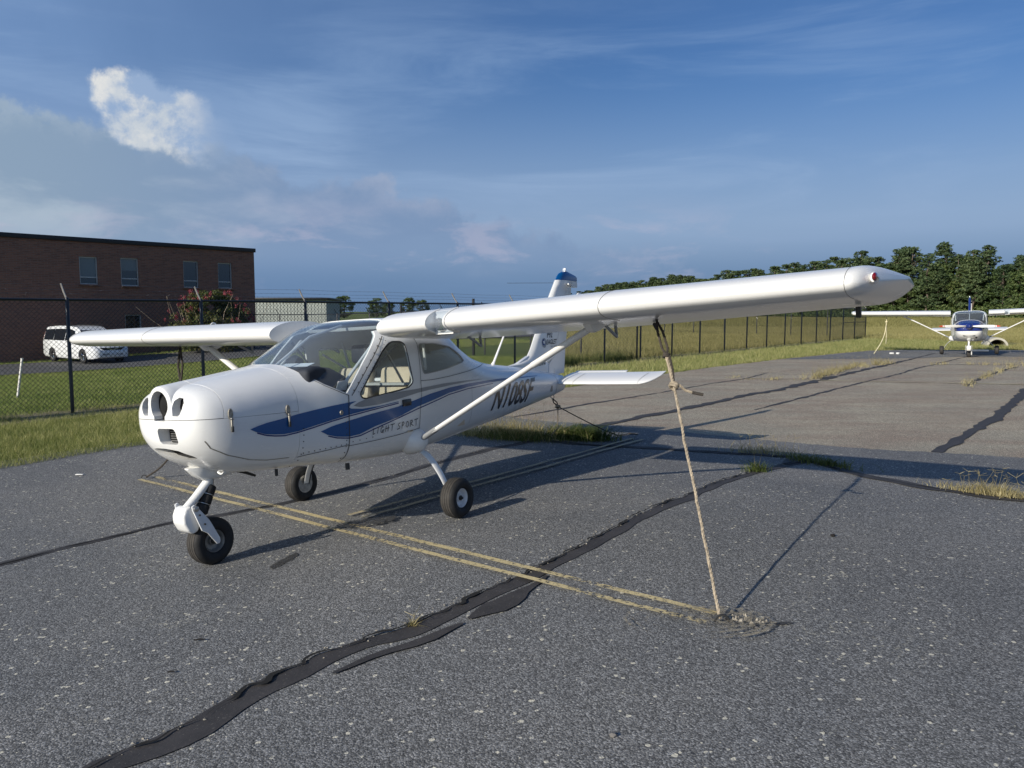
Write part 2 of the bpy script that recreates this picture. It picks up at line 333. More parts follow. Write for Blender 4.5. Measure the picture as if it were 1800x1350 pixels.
def brickmat():
    m, q, bs = mat('brown_brickwork'); tcn = q.n('ShaderNodeTexCoord')
    s = q.n('ShaderNodeSeparateXYZ'); q.put(s.inputs[0], tcn.outputs['Object'])
    cb = q.n('ShaderNodeCombineXYZ'); q.put(cb.inputs[0], q.m('ADD', s.outputs[0], s.outputs[1])); q.put(cb.inputs[1], s.outputs[2])
    br = q.n('ShaderNodeTexBrick', offset=.5); q.put(br.inputs['Vector'], cb.outputs[0])
    br.inputs['Scale'].default_value = 1; br.inputs['Brick Width'].default_value = .29; br.inputs['Row Height'].default_value = .082; br.inputs['Mortar Size'].default_value = .009
    br.inputs['Color1'].default_value = (.27, .125, .085, 1); br.inputs['Color2'].default_value = (.16, .075, .058, 1); br.inputs['Mortar'].default_value = (.22, .18, .15, 1); br.inputs['Bias'].default_value = -.2
    dark = q.ss(q.noise(q.vmul(cb.outputs[0], (1.8, 12, 1)), 1.1, 3, .6), .60, .66)
    c = q.mix(q.m('MULTIPLY', dark, .65), br.outputs['Color'], (.06, .034, .036, 1))
    c = q.mix(q.m('MULTIPLY', q.noise(cb.outputs[0], .5, 4, .6), .4), c, (.21, .115, .085, 1))
    q.put(bs.inputs['Base Color'], c); bs.inputs['Roughness'].default_value = .9
    bp = q.n('ShaderNodeBump'); bp.inputs['Strength'].default_value = .6; bp.inputs['Distance'].default_value = .01
    q.put(bp.inputs['Height'], q.m('SUBTRACT', 1, br.outputs['Fac'])); q.put(bs.inputs['Normal'], bp.outputs[0]); return m
M['brick'] = brickmat()

# ------------------------------------------------------------------ object helpers
def link(name, me, m=None, parent=None):
    o = bpy.data.objects.new(name, me); COL.objects.link(o)
    if m is not None:
        if isinstance(m, (list, tuple)):
            for x in m: me.materials.append(x)
        else: me.materials.append(m)
    if parent is not None: o.parent = parent
    return o
def tag(o, label=None, cat=None, group=None, kind=None):
    if label: o['label'] = label
    if cat: o['category'] = cat
    if group: o['group'] = group
    if kind: o['kind'] = kind
    return o
def thing(name, label, cat, loc=(0, 0, 0), rz=0, group=None):
    o = bpy.data.objects.new(name, None); COL.objects.link(o); o.empty_display_size = .2
    o.location = loc; o.rotation_euler = (0, 0, rz); return tag(o, label, cat, group)
def copy_tree(o, parent=None, skip=()):
    c = o.copy(); COL.objects.link(c)
    if parent is not None:
        c.parent = parent; c.matrix_parent_inverse = Matrix()
    for ch in list(o.children):
        if ch.name.split('.')[0] not in skip: copy_tree(ch, c, skip)
    return c
def smooth(me, ang=38):
    me.polygons.foreach_set('use_smooth', np.ones(len(me.polygons), bool)); me.set_sharp_from_angle(angle=R(ang)); return me
class MB:
    """collects vertices and faces for one mesh"""
    def __init__(s): s.v = []; s.f = []
    def add(s, v, f):
        n = len(s.v); s.v += [tuple(map(float, p)) for p in v]; s.f += [tuple(int(i) + n for i in q) for q in f]; return s
    def box(s, c, d, rot=None):
        x, y, z = d[0] / 2, d[1] / 2, d[2] / 2
        P = [Vector((a, bb, cc)) for a in (-x, x) for bb in (-y, y) for cc in (-z, z)]
        if rot is not None: P = [rot @ p for p in P]
        P = [p + Vector(c) for p in P]
        return s.add(P, [(0, 1, 3, 2), (4, 6, 7, 5), (0, 4, 5, 1), (2, 3, 7, 6), (0, 2, 6, 4), (1, 5, 7, 3)])
    def tube(s, pts, r, n=8, cap=True, flat=1.0, up=None):
        pts = [Vector(p) for p in pts]; k = len(pts)
        rs = r if isinstance(r, (list, tuple)) else [r] * k
        vv = []; ff = []; ref = Vector(up) if up is not None else None
        for i, p in enumerate(pts):
            t = (pts[min(i + 1, k - 1)] - pts[max(i - 1, 0)]).normalized()
            if ref is None: ref = Vector((0, 0, 1)) if abs(t.z) < .9 else Vector((1, 0, 0))
            a = (ref - t * ref.dot(t)).normalized(); bb = t.cross(a); 
            if up is None: ref = a
            for j in range(n):
                q = 2 * math.pi * j / n; vv.append(p + a * math.cos(q) * rs[i] + bb * math.sin(q) * rs[i] * flat)
        for i in range(k - 1):
            for j in range(n): ff.append((i * n + j, i * n + (j + 1) % n, (i + 1) * n + (j + 1) % n, (i + 1) * n + j))
        if cap: ff.append(tuple(range(n - 1, -1, -1))); ff.append(tuple((k - 1) * n + j for j in range(n)))
        return s.add(vv, ff)
    def lathe(s, prof, n=24, axis='y', c=(0, 0, 0), closed=False):
        """prof: (radius, offset along axis)"""
        vv = []; ff = []; k = len(prof)
        for r, h in prof:
            for j in range(n):
                q = 2 * math.pi * j / n; a, bb = r * math.cos(q), r * math.sin(q)
                p = (a, h, bb) if axis == 'y' else ((h, a, bb) if axis == 'x' else (a, bb, h))
                vv.append((p[0] + c[0], p[1] + c[1], p[2] + c[2]))
        for i in range(k - 1 + (1 if closed else 0)):
            i2 = (i + 1) % k
            for j in range(n): ff.append((i * n + j, i * n + (j + 1) % n, i2 * n + (j + 1) % n, i2 * n + j))
        if not closed:
            ff.append(tuple(range(n - 1, -1, -1))); ff.append(tuple((k - 1) * n + j for j in range(n)))
        return s.add(vv, ff)
    def prism(s, poly, axis, a0, a1):
        """poly in the two other axes, extruded along axis from a0 to a1"""
        k = len(poly); P = []
        for h in (a0, a1):
            for u, v in poly: P.append((h, u, v) if axis == 'x' else ((u, h, v) if axis == 'y' else (u, v, h)))
        return s.add(P, [tuple(range(k - 1, -1, -1)), tuple(range(k, 2 * k))] + [(i, (i + 1) % k, k + (i + 1) % k, k + i) for i in range(k)])
    def mesh(s, name):
        me = bpy.data.meshes.new(name); me.from_pydata(s.v, [], s.f); me.validate()
        bm = bmesh.new(); bm.from_mesh(me); bmesh.ops.recalc_face_normals(bm, faces=bm.faces); bm.to_mesh(me); bm.free(); return me
    def build(s, name, m=None, parent=None, sm=True, ang=38, bevel=0, seg=2):
        me = s.mesh(name)
        if bevel:
            bm = bmesh.new(); bm.from_mesh(me)
            es = [e for e in bm.edges if len(e.link_faces) == 2 and e.calc_face_angle(0) > R(25)]
            bmesh.ops.bevel(bm, geom=es, offset=bevel, segments=seg, profile=.5, affect='EDGES', clamp_overlap=True); bm.to_mesh(me); bm.free()
        if sm: smooth(me, ang)
        return link(name, me, m, parent)
def boolean(o, cutters, op='DIFFERENCE'):
    for c in (cutters if isinstance(cutters, (list, tuple)) else [cutters]):
        md = o.modifiers.new('b', 'BOOLEAN'); md.object = c; md.operation = op; md.solver = 'EXACT'
        me = bpy.data.meshes.new_from_object(o.evaluated_get(bpy.context.evaluated_depsgraph_get()))
        o.modifiers.clear(); old = o.data; o.data = me
        if old.users == 0: bpy.data.meshes.remove(old)
    return o
def trash(*os):
    for o in os:
        me = o.data; bpy.data.objects.remove(o)
        if me.users == 0: bpy.data.meshes.remove(me)
def clone(o, name):
    c = bpy.data.objects.new(name, o.data.copy()); COL.objects.link(c); c.parent = o.parent; return c
def resample(pts, n):
    p = np.array(pts, float); d = np.r_[0, np.cumsum(np.linalg.norm(np.diff(p, axis=0), axis=1))]
    t = np.linspace(0, d[-1], n); return np.stack([np.interp(t, d, p[:, k]) for k in range(p.shape[1])], 1)
def quads_mesh(name, V, n_per=4):
    """fast mesh of separate n-gons, V: (count*n_per, 3)"""
    V = np.asarray(V, np.float32); k = len(V) // n_per; me = bpy.data.meshes.new(name)
    me.vertices.add(len(V)); me.vertices.foreach_set('co', V.ravel())
    me.loops.add(len(V)); me.loops.foreach_set('vertex_index', np.arange(len(V), dtype=np.int32))
    me.polygons.add(k); me.polygons.foreach_set('loop_start', np.arange(0, len(V), n_per, dtype=np.int32)); me.polygons.foreach_set('loop_total', np.full(k, n_per, np.int32))
    me.update(); return me

# ------------------------------------------------------------------ terrain
def zg(x, y):
    """the tarmac is not level: it tilts by about 3.5 degrees where the aircraft stands and evens out around it"""
    x = np.asarray(x, float); y = np.asarray(y, float)
    return (.1589 + .0636 * x - .0091 * y) * np.exp(-((x + 1.4) ** 2 + (y - 5.9) ** 2) / 4.6 ** 2)
def gp(x, y):
    """plan position for the tilted tarmac of a point measured as if the ground were level"""
    k = 1.0
    for _ in range(12): k = (1.64 - float(zg(x * k, y * k))) / 1.64
    return x * k, y * k
def gz(x, y, z=0.0):
    x, y = gp(x, y); return (x, y, float(zg(x, y)) + z)
FP = np.array([-7.262, 12.828]); FD = np.array([.63017, .77646]); FN = np.array([-.77646, .63017])
def sstep(x, a, c): t = np.clip((x - a) / (c - a), 0, 1); return t * t * (3 - 2 * t)
def tz(x, y):
    x = np.asarray(x, float); y = np.asarray(y, float)
    s = (x - FP[0]) * FD[0] + (y - FP[1]) * FD[1]; p = (x - FP[0]) * FN[0] + (y - FP[1]) * FN[1]
    z = -.016 - .74 * sstep(p, 1.0, 20) * (1 - sstep(s, 6, 30))
    return z + zg(x, y)
xs = np.r_[-3000, -1500, -700, -350, -180, -110, np.arange(-80, -12, 1.6), np.arange(-12, 12, .5), np.arange(12, 81, 1.6), 110, 180, 350, 700, 1500, 3000]
ys = np.r_[-3000, -1200, -400, -120, -60, np.arange(-30, -2, 1.6), np.arange(-2, 18, .5), np.arange(18, 101, 1.6), 130, 180, 260, 400, 700, 1200, 2500, 5000]
gx, gy = np.meshgrid(xs, ys); gridz = tz(gx, gy)
nx, ny = len(xs), len(ys)
mb = MB(); mb.v = list(map(tuple, np.stack([gx.ravel(), gy.ravel(), gridz.ravel()], 1)))
mb.f = [(j * nx + i, j * nx + i + 1, (j + 1) * nx + i + 1, (j + 1) * nx + i) for j in range(ny - 1) for i in range(nx - 1)]
me = bpy.data.meshes.new('ground'); me.from_pydata(mb.v, [], mb.f); smooth(me, 180); tag(link('ground', me, M['terrain']), kind='structure')

def rough_edge(poly, amp=.05, step=.25):
    out = []
    for a, c in zip(poly, poly[1:] + poly[:1]):
        a = np.array(a); c = np.array(c); L = np.linalg.norm(c - a); n = max(1, int(L / step)) if L < 60 else 1
        for i in range(n):
            p = a + (c - a) * i / n
            if n > 1: p = p + rng.normal(0, amp, 2)
            out.append(tuple(p))
    return out
def sheet(name, poly, z, m, cell=None):
    bm = bmesh.new(); vs = [bm.verts.new((x, y, 0)) for x, y in poly]; f = bm.faces.new(vs)
    if cell:
        for ax, lo, hi in ((0, -14, 14), (1, -6, 20)):
            for c_ in np.arange(lo, hi + .01, cell):
                bmesh.ops.bisect_plane(bm, geom=bm.verts[:] + bm.edges[:] + bm.faces[:], plane_co=(c_, 0, 0) if ax == 0 else (0, c_, 0), plane_no=(1, 0, 0) if ax == 0 else (0, 1, 0))
    bmesh.ops.triangulate(bm, faces=bm.faces[:])
    for v in bm.verts: v.co = gz(v.co.x, v.co.y, z)
    bm.normal_update()
    for f in bm.faces:
        if f.normal.z < 0: f.normal_flip()
        f.smooth = True
    me = bpy.data.meshes.new(name); bm.to_mesh(me); bm.free(); return link(name, me, m)
APRON_EDGE = [(-19, -8), (-5.75, 8.30), (-4.95, 9.62), (1.25, 17.04), (5.64, 22.75), (9.07, 26.83), (13.2, 31.2), (15.0, 33.0), (16.7, 33.65), (26, 33.65), (60, 34.2)]
APRON = rough_edge(APRON_EDGE[:-1], .045) + [(60, 34.2), (60, -40), (-19, -40)]
tag(sheet('old_pavement', APRON, -.005, M['oldasphalt'], .5), kind='structure')
NB_ = [(-5.75, 8.30), (-4.95, 9.62), (-3.0, 11.95), (-1.6, 13.0), (-.46, 12.5), (.5, 11.67), (1.34, 11.3), (3.04, 10.08), (4.13, 9.35), (4.98, 9.04), (5.76, 8.69), (9, 7.0), (20, 1.5), (50, -12)]
NEWP = [(-18.9, -8)] + rough_edge(NB_, .03)[:-200 if False else None]
NEWP = [(-18.9, -8)] + [p for a, c in zip(NB_, NB_[1:]) for p in [tuple(np.array(a) + (np.array(c) - np.array(a)) * t + (rng.normal(0, .025, 2) if t else 0)) for t in np.linspace(0, 1, 14)[:-1]]] + [(50, -12), (50, -39), (-18.9, -39)]
tag(sheet('apron', NEWP, 0.0, M['asphalt'], .5), kind='structure')

# patch of dark newer surface far right, under the second aircraft
tag(sheet('asphalt_patch', rough_edge([(9.3, 26.9), (13.3, 31.1), (15.1, 32.9), (16.8, 33.5), (40, 33.5), (40, 28.9), (20, 28.4), (16.6, 28.6), (14, 27.6)], .03), .0, M['asphalt']), kind='structure')

def ribbon(name, pts, w, z, m, jit=.0, off=0.0, n=None, wv=.3, parent=None, kind='structure', ends=True):
    """flat strip along a ground polyline; the width wanders"""
    p = np.array(pts, float); L = np.linalg.norm(np.diff(p, axis=0), axis=1).sum(); n = n or max(6, int(L / .09))
    q = resample(pts, n)
    if jit:
        nz = rng.normal(0, 1, (n, 2)); ker = np.array([.25, .5, .25])
        for _ in range(2): nz = np.stack([np.convolve(nz[:, k], ker, 'same') for k in (0, 1)], 1)
        q = q + nz * jit
    t = np.gradient(q, axis=0); t /= np.linalg.norm(t, axis=1)[:, None] + 1e-9; nn = np.stack([-t[:, 1], t[:, 0]], 1)
    ws = w if hasattr(w, '__len__') else np.full(n, w)
    ws = np.interp(np.linspace(0, 1, n), np.linspace(0, 1, len(ws)), ws)
    def wob():
        r = rng.normal(0, 1, n)
        for _ in range(3): r = np.convolve(r, [.25, .5, .25], 'same')
        return 1 + wv * 1.8 * r
    a = q + nn * (off + ws / 2 * wob())[:, None]; c = q + nn * (off - ws / 2 * wob())[:, None]
    V = [gz(x, y, z) for x, y in a] + [gz(x, y, z) for x, y in c]
    F = [(n + i, n + i + 1, i + 1, i) for i in range(n - 1)]
    me = bpy.data.meshes.new(name); me.from_pydata(V, [], F); o = link(name, me, m, parent)
    if kind: o['kind'] = kind
    return o
C1 = [(-1.57, 2.56), (-1.5, 2.68), (-1.39, 2.79), (-1.27, 2.93), (-1.19, 3.13), (-1.09, 3.33), (-0.92, 3.57), (-0.71, 3.79), (-0.53, 3.93), (-0.32, 4.2), (-0.07, 4.56), (0.16, 4.84), (0.47, 5.3), (0.83, 5.87), (1.25, 6.49), (1.51, 6.77), (1.96, 7.37), (2.43, 7.85), (2.84, 8.2), (3.25, 8.52)]
C2 = [(-6.5, .5), (-4.6, 3.2), (-3.48, 4.75), (-3.33, 4.95), (-3.1, 5.34), (-2.81, 5.72), (-2.6, 6.04), (-2.31, 6.21), (-1.88, 6.69), (-1.57, 7.08), (-1.15, 7.76), (-0.86, 8.29), (-0.27, 9.23), (0.14, 9.72), (0.44, 9.94)]
C3 = [(-.6, 10.35), (0.43, 9.81), (0.98, 9.51), (1.58, 9.35), (2.02, 9.16), (2.63, 8.93), (3.18, 8.72), (3.3, 8.52), (3.41, 7.96), (3.63, 7.55), (3.78, 7.3), (4.05, 7.01), (4.23, 6.8), (4.46, 6.69), (4.68, 6.3), (5.6, 5.4), (8, 3.6)]
C4 = [(-0.42, 11.55), (-0.17, 11.86), (0.85, 13.2), (1.35, 13.86), (2.85, 15.61), (4.04, 17.17), (4.8, 18.14), (5.67, 19.07), (6.91, 21.04)]
C5 = [(.55, 10.2), (1.06, 10.92), (1.48, 11.49), (1.66, 11.61), (2.06, 12.19), (2.64, 12.75), (3.43, 13.77), (4.67, 15.39), (5.65, 16.41), (6.71, 17.85), (7.91, 19.4), (11.26, 23.71), (14.16, 27.49), (16.73, 30.88)]
C6 = [(4.08, 13.05), (5.26, 14.49), (6.98, 16.66), (8.28, 18.29), (10.28, 20.66), (11.83, 22.75), (13.28, 24.49), (16.56, 28.53)]
C7 = [(4.96, 9.04), (6.06, 10.31), (7.73, 12.32), (9.63, 14.78), (10.92, 16.41), (13, 18.6)]
C8 = [(13.09, 24.23), (15.06, 24.23), (15.89, 24.2), (16.78, 24.3), (22, 24.5)]
C9 = [(10.05, 17.3), (10.53, 17.85), (11.96, 19.75), (14.13, 22.3), (15.07, 23.22)]
start = [(-2.6, .9)] + C1
ribbon('crack_seal', start, [.135, .135, .125, .135, .11, .115, .11, .09, .075], .004, M['tar'], .012, -.028, wv=.22)
ribbon('crack_seal', [(-.25, 4.05), (-.05, 4.3), (.05, 4.47), (.14, 4.60), (.2, 4.74)], [.02, .13, .12, .05, .02], .0075, M['tar'], .01, -.012, wv=.3)
ribbon('crack_seal', [(-.86, 3.45), (-.68, 3.66), (-.5, 3.80), (-.3, 4.02)], [.02, .09, .10, .02], .0075, M['tar'], .01, -.062, wv=.3)
ribbon('crack_seal', C2, [.09, .085, .075, .07, .085, .1, .12], .004, M['tar'], .008, 0, wv=.25)
ribbon('crack_seal', C3, [.10, .12, .11, .12, .14, .12, .12, .1], .0075, M['tar'], .012, 0, wv=.3)
ribbon('crack_seal', [(2.95, 8.30), (3.2, 8.62), (3.32, 8.75)], [.08, .2, .05], .011, M['tar'], .02, 0, wv=.35)
ribbon('crack_seal', C4, [.06, .07, .06, .07, .05], .0, M['tar'], .015, 0, wv=.4)
ribbon('crack_seal', C5, [.16, .17, .15, .18, .24, .15, .16, .1, .08, .1], .0035, M['tar'], .02, 0, wv=.4)
ribbon('crack_seal', C6, [.05, .09, .05, .09, .06, .07], .0, M['tar'], .02, 0, wv=.5)
ribbon('crack_seal', C7, [.12, .14, .19, .16, .22, .34, .25], .004, M['tar'], .02, 0, wv=.3)
ribbon('crack_seal', C8, .08, .0, M['tar'], .04, 0, wv=.5)
ribbon('crack_seal', C9, .10, .0, M['tar'], .04, 0, wv=.5)
# the open cracks themselves, broken and ragged
M['crackdark'] = plain('open_crack', (.004, .004, .004), 1)
ribbon('crack', start, .014, .013, M['crackdark'], .020, .022, n=420, wv=.9)
ribbon('crack', C2, .009, .0085, M['crackdark'], .008, 0, n=300, wv=.9)
ribbon('crack', C3, .014, .0125, M['crackdark'], .012, 0, n=300, wv=.9)
# crumbled pale grit along the big crack: small stones
def grit(name, line, count, spread, off, rmin, rmax, m, z=.004):
    q = resample(line, count); t = np.gradient(q, axis=0); t /= np.linalg.norm(t, axis=1)[:, None]; nn = np.stack([-t[:, 1], t[:, 0]], 1)
    q = q + nn * (off + rng.normal(0, spread, count))[:, None] + rng.normal(0, .02, (count, 2)); mb = MB()
    for x, y in q:
        x, y, zz = gz(x, y, z); r = rng.uniform(rmin, rmax); a = rng.uniform(0, 6.28); k = 5
        P = [(x + r * math.cos(a + 6.28 * i / k) * rng.uniform(.6, 1.3), y + r * math.sin(a + 6.28 * i / k) * rng.uniform(.6, 1.3), zz) for i in range(k)] + [(x, y, zz + r * rng.uniform(.4, .8))]
        mb.add(P, [(i, (i + 1) % k, k) for i in range(k)])
    o = mb.build(name, m, sm=False); o['kind'] = 'stuff'; return o
M['gritm'] = plain('pale_grit', (.30, .27, .22), .9, var=.5, vscale=30)
grit('crack_gravel', start, 260, .018, .05, .003, .008, M['gritm'], .006)
grit('crack_gravel', C2, 90, .02, .03, .003, .008, M['gritm'], .006)

# yellow tie-down T with a black centre line, and a faded line further off
T0, T1 = np.array((-3.58, 7.56)), np.array((1.06, 4.03)); tj = np.array((-1.32, 6.0)); ts = np.array((1.61, 9.92))
td = (T1 - T0) / np.linalg.norm(T1 - T0); tn = np.array((-td[1], td[0])); sd = (ts - tj) / np.linalg.norm(ts - tj); sn = np.array((-sd[1], sd[0]))
Mk = 'yellow_marking'
for o_ in (-.078, .078):
    ribbon('yellow_marking', [tuple(T0 + tn * o_), tuple(T1 + tn * o_)], .052, .0165, M['yellow'], .006, 0, wv=.12)
for o_ in (-.07, .07):
    ribbon('yellow_marking', [tuple(tj + sd * .12 + sn * o_), tuple(ts + sn * o_)], .042, .0185, M['yellow2'], .006, 0, wv=.12)
ribbon('yellow_marking', [(5.73, 19.24), (7.22, 18.75), (8.7, 18.29), (10.53, 17.85), (11.56, 17.57), (16, 16.2)], .11, .006, M['yellow2'], .01, 0, wv=.15)
# oil spots
def spot(name, c, rx, ry, rot, z, m):
    k = 26; P = []
    for i in range(k):
        a = 6.283 * i / k; rr = 1 + rng.normal(0, .10); x, y = rx * rr * math.cos(a), ry * rr * math.sin(a)
        P.append((c[0] + x * math.cos(rot) - y * math.sin(rot), c[1] + x * math.sin(rot) + y * math.cos(rot)))
    return tag(sheet(name, P, z, m), kind='structure')
spot('oil_stain', (-1.50, 5.03), .035, .165, R(-14), .004, M['stainmat'])
spot('oil_stain', (-1.12, 5.92), .09, .26, R(-58), .0225, M['stainmat'])
spot('oil_stain', (1.43, 3.98), .055, .018, R(8), .006, M['stainmat'])
# tie-down pit by the near rope: sandy disc with swept rings
spot('sand_patch', (1.10, 4.03), .26, .15, R(-8), .0235, M['sand'])
for rr, ww in ((.20, .012), (.27, .016), (.33, .010), (.37, .022)):
    arc = [(.98 + rr * 1.05 * math.cos(a), 3.98 + rr * .62 * math.sin(a)) for a in np.linspace(R(150), R(372), 30)]
    ribbon('sand_ring', arc, ww, .026, M['sand'], .003, 0, wv=.3)
# ------------------------------------------------------------------ aircraft: shape of the body
# plane axes: X forward, Y to port, Z up, origin on the ground between the main wheels
YAW, BANK = R(28.664), R(3.582)
#      X     w     zb    zm    zt    nu   nl
ST=np.array([
[1.957,.080, .93, .985,1.04, 2.2, 2.2],
[1.950,.205, .865,.98, 1.085,2.4, 2.4],
[1.930,.272, .81, .98, 1.125,2.5, 2.5],
[1.890,.318, .755,.98, 1.155,2.6, 2.6],
[1.820,.354, .70, .97, 1.18, 2.6, 2.7],
[1.720,.379, .65, .96, 1.197,2.6, 2.9],
[1.600,.395, .605,.95, 1.215,2.6, 3.1],
[1.400,.413, .575,.95, 1.240,2.6, 3.4],
[1.220,.428, .560,.95, 1.260,2.6, 3.7],
[1.100,.443, .552,.95, 1.276,2.6, 4.0],
[0.950,.467, .540,.95, 1.345,2.5, 4.4],
[0.800,.488, .527,.95, 1.415,2.6, 4.8],
[0.630,.505, .512,.97, 1.485,2.9, 5.0],
[0.500,.515, .502,1.0, 1.530,3.3, 5.0],
[0.300,.528, .490,1.0, 1.565,4.0, 5.0],
[0.000,.540, .478,1.0, 1.580,4.5, 4.6],
[-.300,.535, .477,1.0, 1.560,4.5, 4.2],
[-.600,.510, .480,1.0, 1.480,4.0, 3.8],
[-.880,.472, .487,.98, 1.355,3.2, 3.5],
[-1.20,.423, .497,.95, 1.235,2.7, 3.3],
[-1.70,.345, .512,.91, 1.125,2.5, 3.0],
[-2.40,.250, .547,.86, 1.045,2.3, 2.7],
[-3.00,.172, .585,.81, .970,2.2, 2.4],
[-3.50,.105, .620,.77, .890,2.1, 2.2],
[-3.78,.060, .650,.755,.850,2.0, 2.0]])[::-1]
def pchip(x,y,xq):
    h=np.diff(x); d=np.diff(y)/h; m=np.zeros_like(y)
    for i in range(1,len(x)-1):
        if d[i-1]*d[i]>0:
            w1=2*h[i]+h[i-1]; w2=h[i]+2*h[i-1]; m[i]=(w1+w2)/(w1/d[i-1]+w2/d[i])
    m[0]=d[0]; m[-1]=d[-1]
    xq=np.clip(xq,x[0],x[-1]); i=np.clip(np.searchsorted(x,xq)-1,0,len(x)-2)
    t=(xq-x[i])/h[i]; t2=t*t; t3=t2*t
    return (2*t3-3*t2+1)*y[i]+(t3-2*t2+t)*h[i]*m[i]+(-2*t3+3*t2)*y[i+1]+(t3-t2)*h[i]*m[i+1]
def prm(X): return [pchip(ST[:,0],ST[:,k],np.asarray(X,float)) for k in range(1,7)]
def side(X,Z):
    w,zb,zm,zt,nu,nl=prm(X)
    Z=np.asarray(Z,float)
    u=np.clip((Z-zm)/(zt-zm),0,.9999); l=np.clip((zm-Z)/(zm-zb),0,.9999)
    return np.where(Z>=zm, w*(1-u**nu)**(1/nu), w*(1-l**nl)**(1/nl))
def pose_matrix(x, y, yaw=YAW, bank=BANK):
    s, c = math.sin(yaw), math.cos(yaw); sb, cb = math.sin(bank), math.cos(bank)
    f = (-s, -c, 0); l = (c * cb, -s * cb, sb); u = (-c * sb, s * sb, cb)
    return Matrix(((f[0], l[0], u[0], x), (f[1], l[1], u[1], y), (f[2], l[2], u[2], 0), (0, 0, 0, 1)))
AIR = thing('light_aircraft', 'white high-wing light aircraft with blue stripes and black N108SF, its propeller removed', 'aircraft')
def section(X, inset=0, n=72):
    w_, zb, zm, zt, nu, nl = [float(k) for k in prm(X)]
    w_ -= inset; zb += inset; zt -= inset; out = []
    for j in range(n):
        a = 2 * math.pi * j / n; c, s = math.cos(a), math.sin(a)
        e = nu if s >= 0 else nl; h = (zt - zm) if s >= 0 else (zm - zb)
        # parameter warp keeps points spread along the flat sides
        y = w_ * math.copysign(abs(c) ** (2 / e), c); z = zm + h * math.copysign(abs(s) ** (2 / e), s)
        out.append((X, y, z))
    return out
def body_mesh(xs, inset=0, n=72):
    mb = MB(); V = []; F = []
    for X in xs: V += section(X, inset, n)
    k = len(xs)
    for i in range(k - 1):
        for j in range(n): F.append((i * n + j, i * n + (j + 1) % n, (i + 1) * n + (j + 1) % n, (i + 1) * n + j))
    F.append(tuple(range(n))); F.append(tuple((k - 1) * n + j for j in reversed(range(n))))
    return mb.add(V, F)
XF = 1.22
xs_body = np.r_[np.linspace(-3.78, -1.0, 40), np.linspace(-.95, XF - .0015, 64)]
skin = body_mesh(xs_body).build('fuselage', M['white'], AIR, ang=50)
inner = body_mesh(np.r_[np.linspace(-1.9, -1.0, 14), np.linspace(-.93, XF - .03, 48)], .014).build('tmp', M['cabin'])
inner2 = body_mesh(np.r_[np.linspace(-1.9, -1.0, 14), np.linspace(-.93, XF - .03, 48)], .004).build('tmp')
inner3 = body_mesh(np.r_[np.linspace(-1.9, -1.0, 14), np.linspace(-.93, XF - .03, 48)], .009).build('tmp')
boolean(inner2, inner3)                      # a thin shell that glass panes are cut from
DOORWIN = [(0.664, 1.004), (0.673, 1.03), (0.626, 1.079), (0.513, 1.204), (0.396, 1.317), (0.318, 1.37), (0.268, 1.385), (0.181, 1.382), (0.143, 1.363), (0.131, 1.313), (0.106, 1.178), (0.081, 1.078), (0.09, 1.057), (0.136, 1.029), (0.26, 1.014), (0.468, 0.998), (0.608, 0.986), (0.643, 0.989)]
REARWIN = [(-0.030, 1.306), (-0.024, 1.340), (-0.054, 1.358), (-0.248, 1.353), (-0.535, 1.315), (-0.698, 1.25), (-0.789, 1.19), (-0.736, 1.173), (-0.479, 1.143), (-0.278, 1.126), (-0.133, 1.117), (-0.076, 1.117), (-0.055, 1.141)]
WSCREEN = [(1.109, 1.262), (1.106, 1.235), (1.082, 1.190), (.97, 1.118), (.85, 1.062), (.800, 1.040), (.60, 1.245), (.40, 1.437), (.385, 1.47), (.20, 1.50), (.16, 1.54), (.16, 1.68), (1.109, 1.68)]
def grow(poly, d):
    p = np.array(poly); a = np.roll(p, 1, 0); c = np.roll(p, -1, 0)
    t = c - a; t /= np.linalg.norm(t, axis=1)[:, None]; nrm = np.stack([t[:, 1], -t[:, 0]], 1)
    area = np.sum(p[:, 0] * np.roll(p[:, 1], -1) - np.roll(p[:, 0], -1) * p[:, 1])
    return [tuple(x) for x in p + nrm * d * (1 if area > 0 else -1)]
def prism_obj(poly, axis, a, c): return MB().prism(poly, axis, a, c).build('tmp', M['white'], sm=False)
boolean(skin, inner)
cuts = [prism_obj(DOORWIN, 'y', .2, 1), prism_obj(DOORWIN, 'y', -1, -.2), prism_obj(REARWIN, 'y', .12, 1), prism_obj(REARWIN, 'y', -1, -.12), prism_obj(WSCREEN, 'y', -1, 1)]
boolean(skin, cuts); smooth(skin.data, 40)
def pane(name, poly, a, c, m):
    g = clone(inner2, name); g.parent = AIR; k = prism_obj(grow(poly, .004), 'y', a, c); boolean(g, k, 'INTERSECT'); g.data.materials.clear(); g.data.materials.append(m); smooth(g.data, 40); trash(k); return g
pane('windscreen', WSCREEN, -1, 1, M['glass'])
for sg in (1, -1):
    a, c = (.2, 1) if sg > 0 else (-1, -.2)
    pane('door_window', DOORWIN, a, c, M['sideglass'])
    a, c = (.12, 1) if sg > 0 else (-1, -.12)
    pane('rear_window', REARWIN, a, c, M['sideglass'])
trash(*cuts, inner, inner2, inner3)

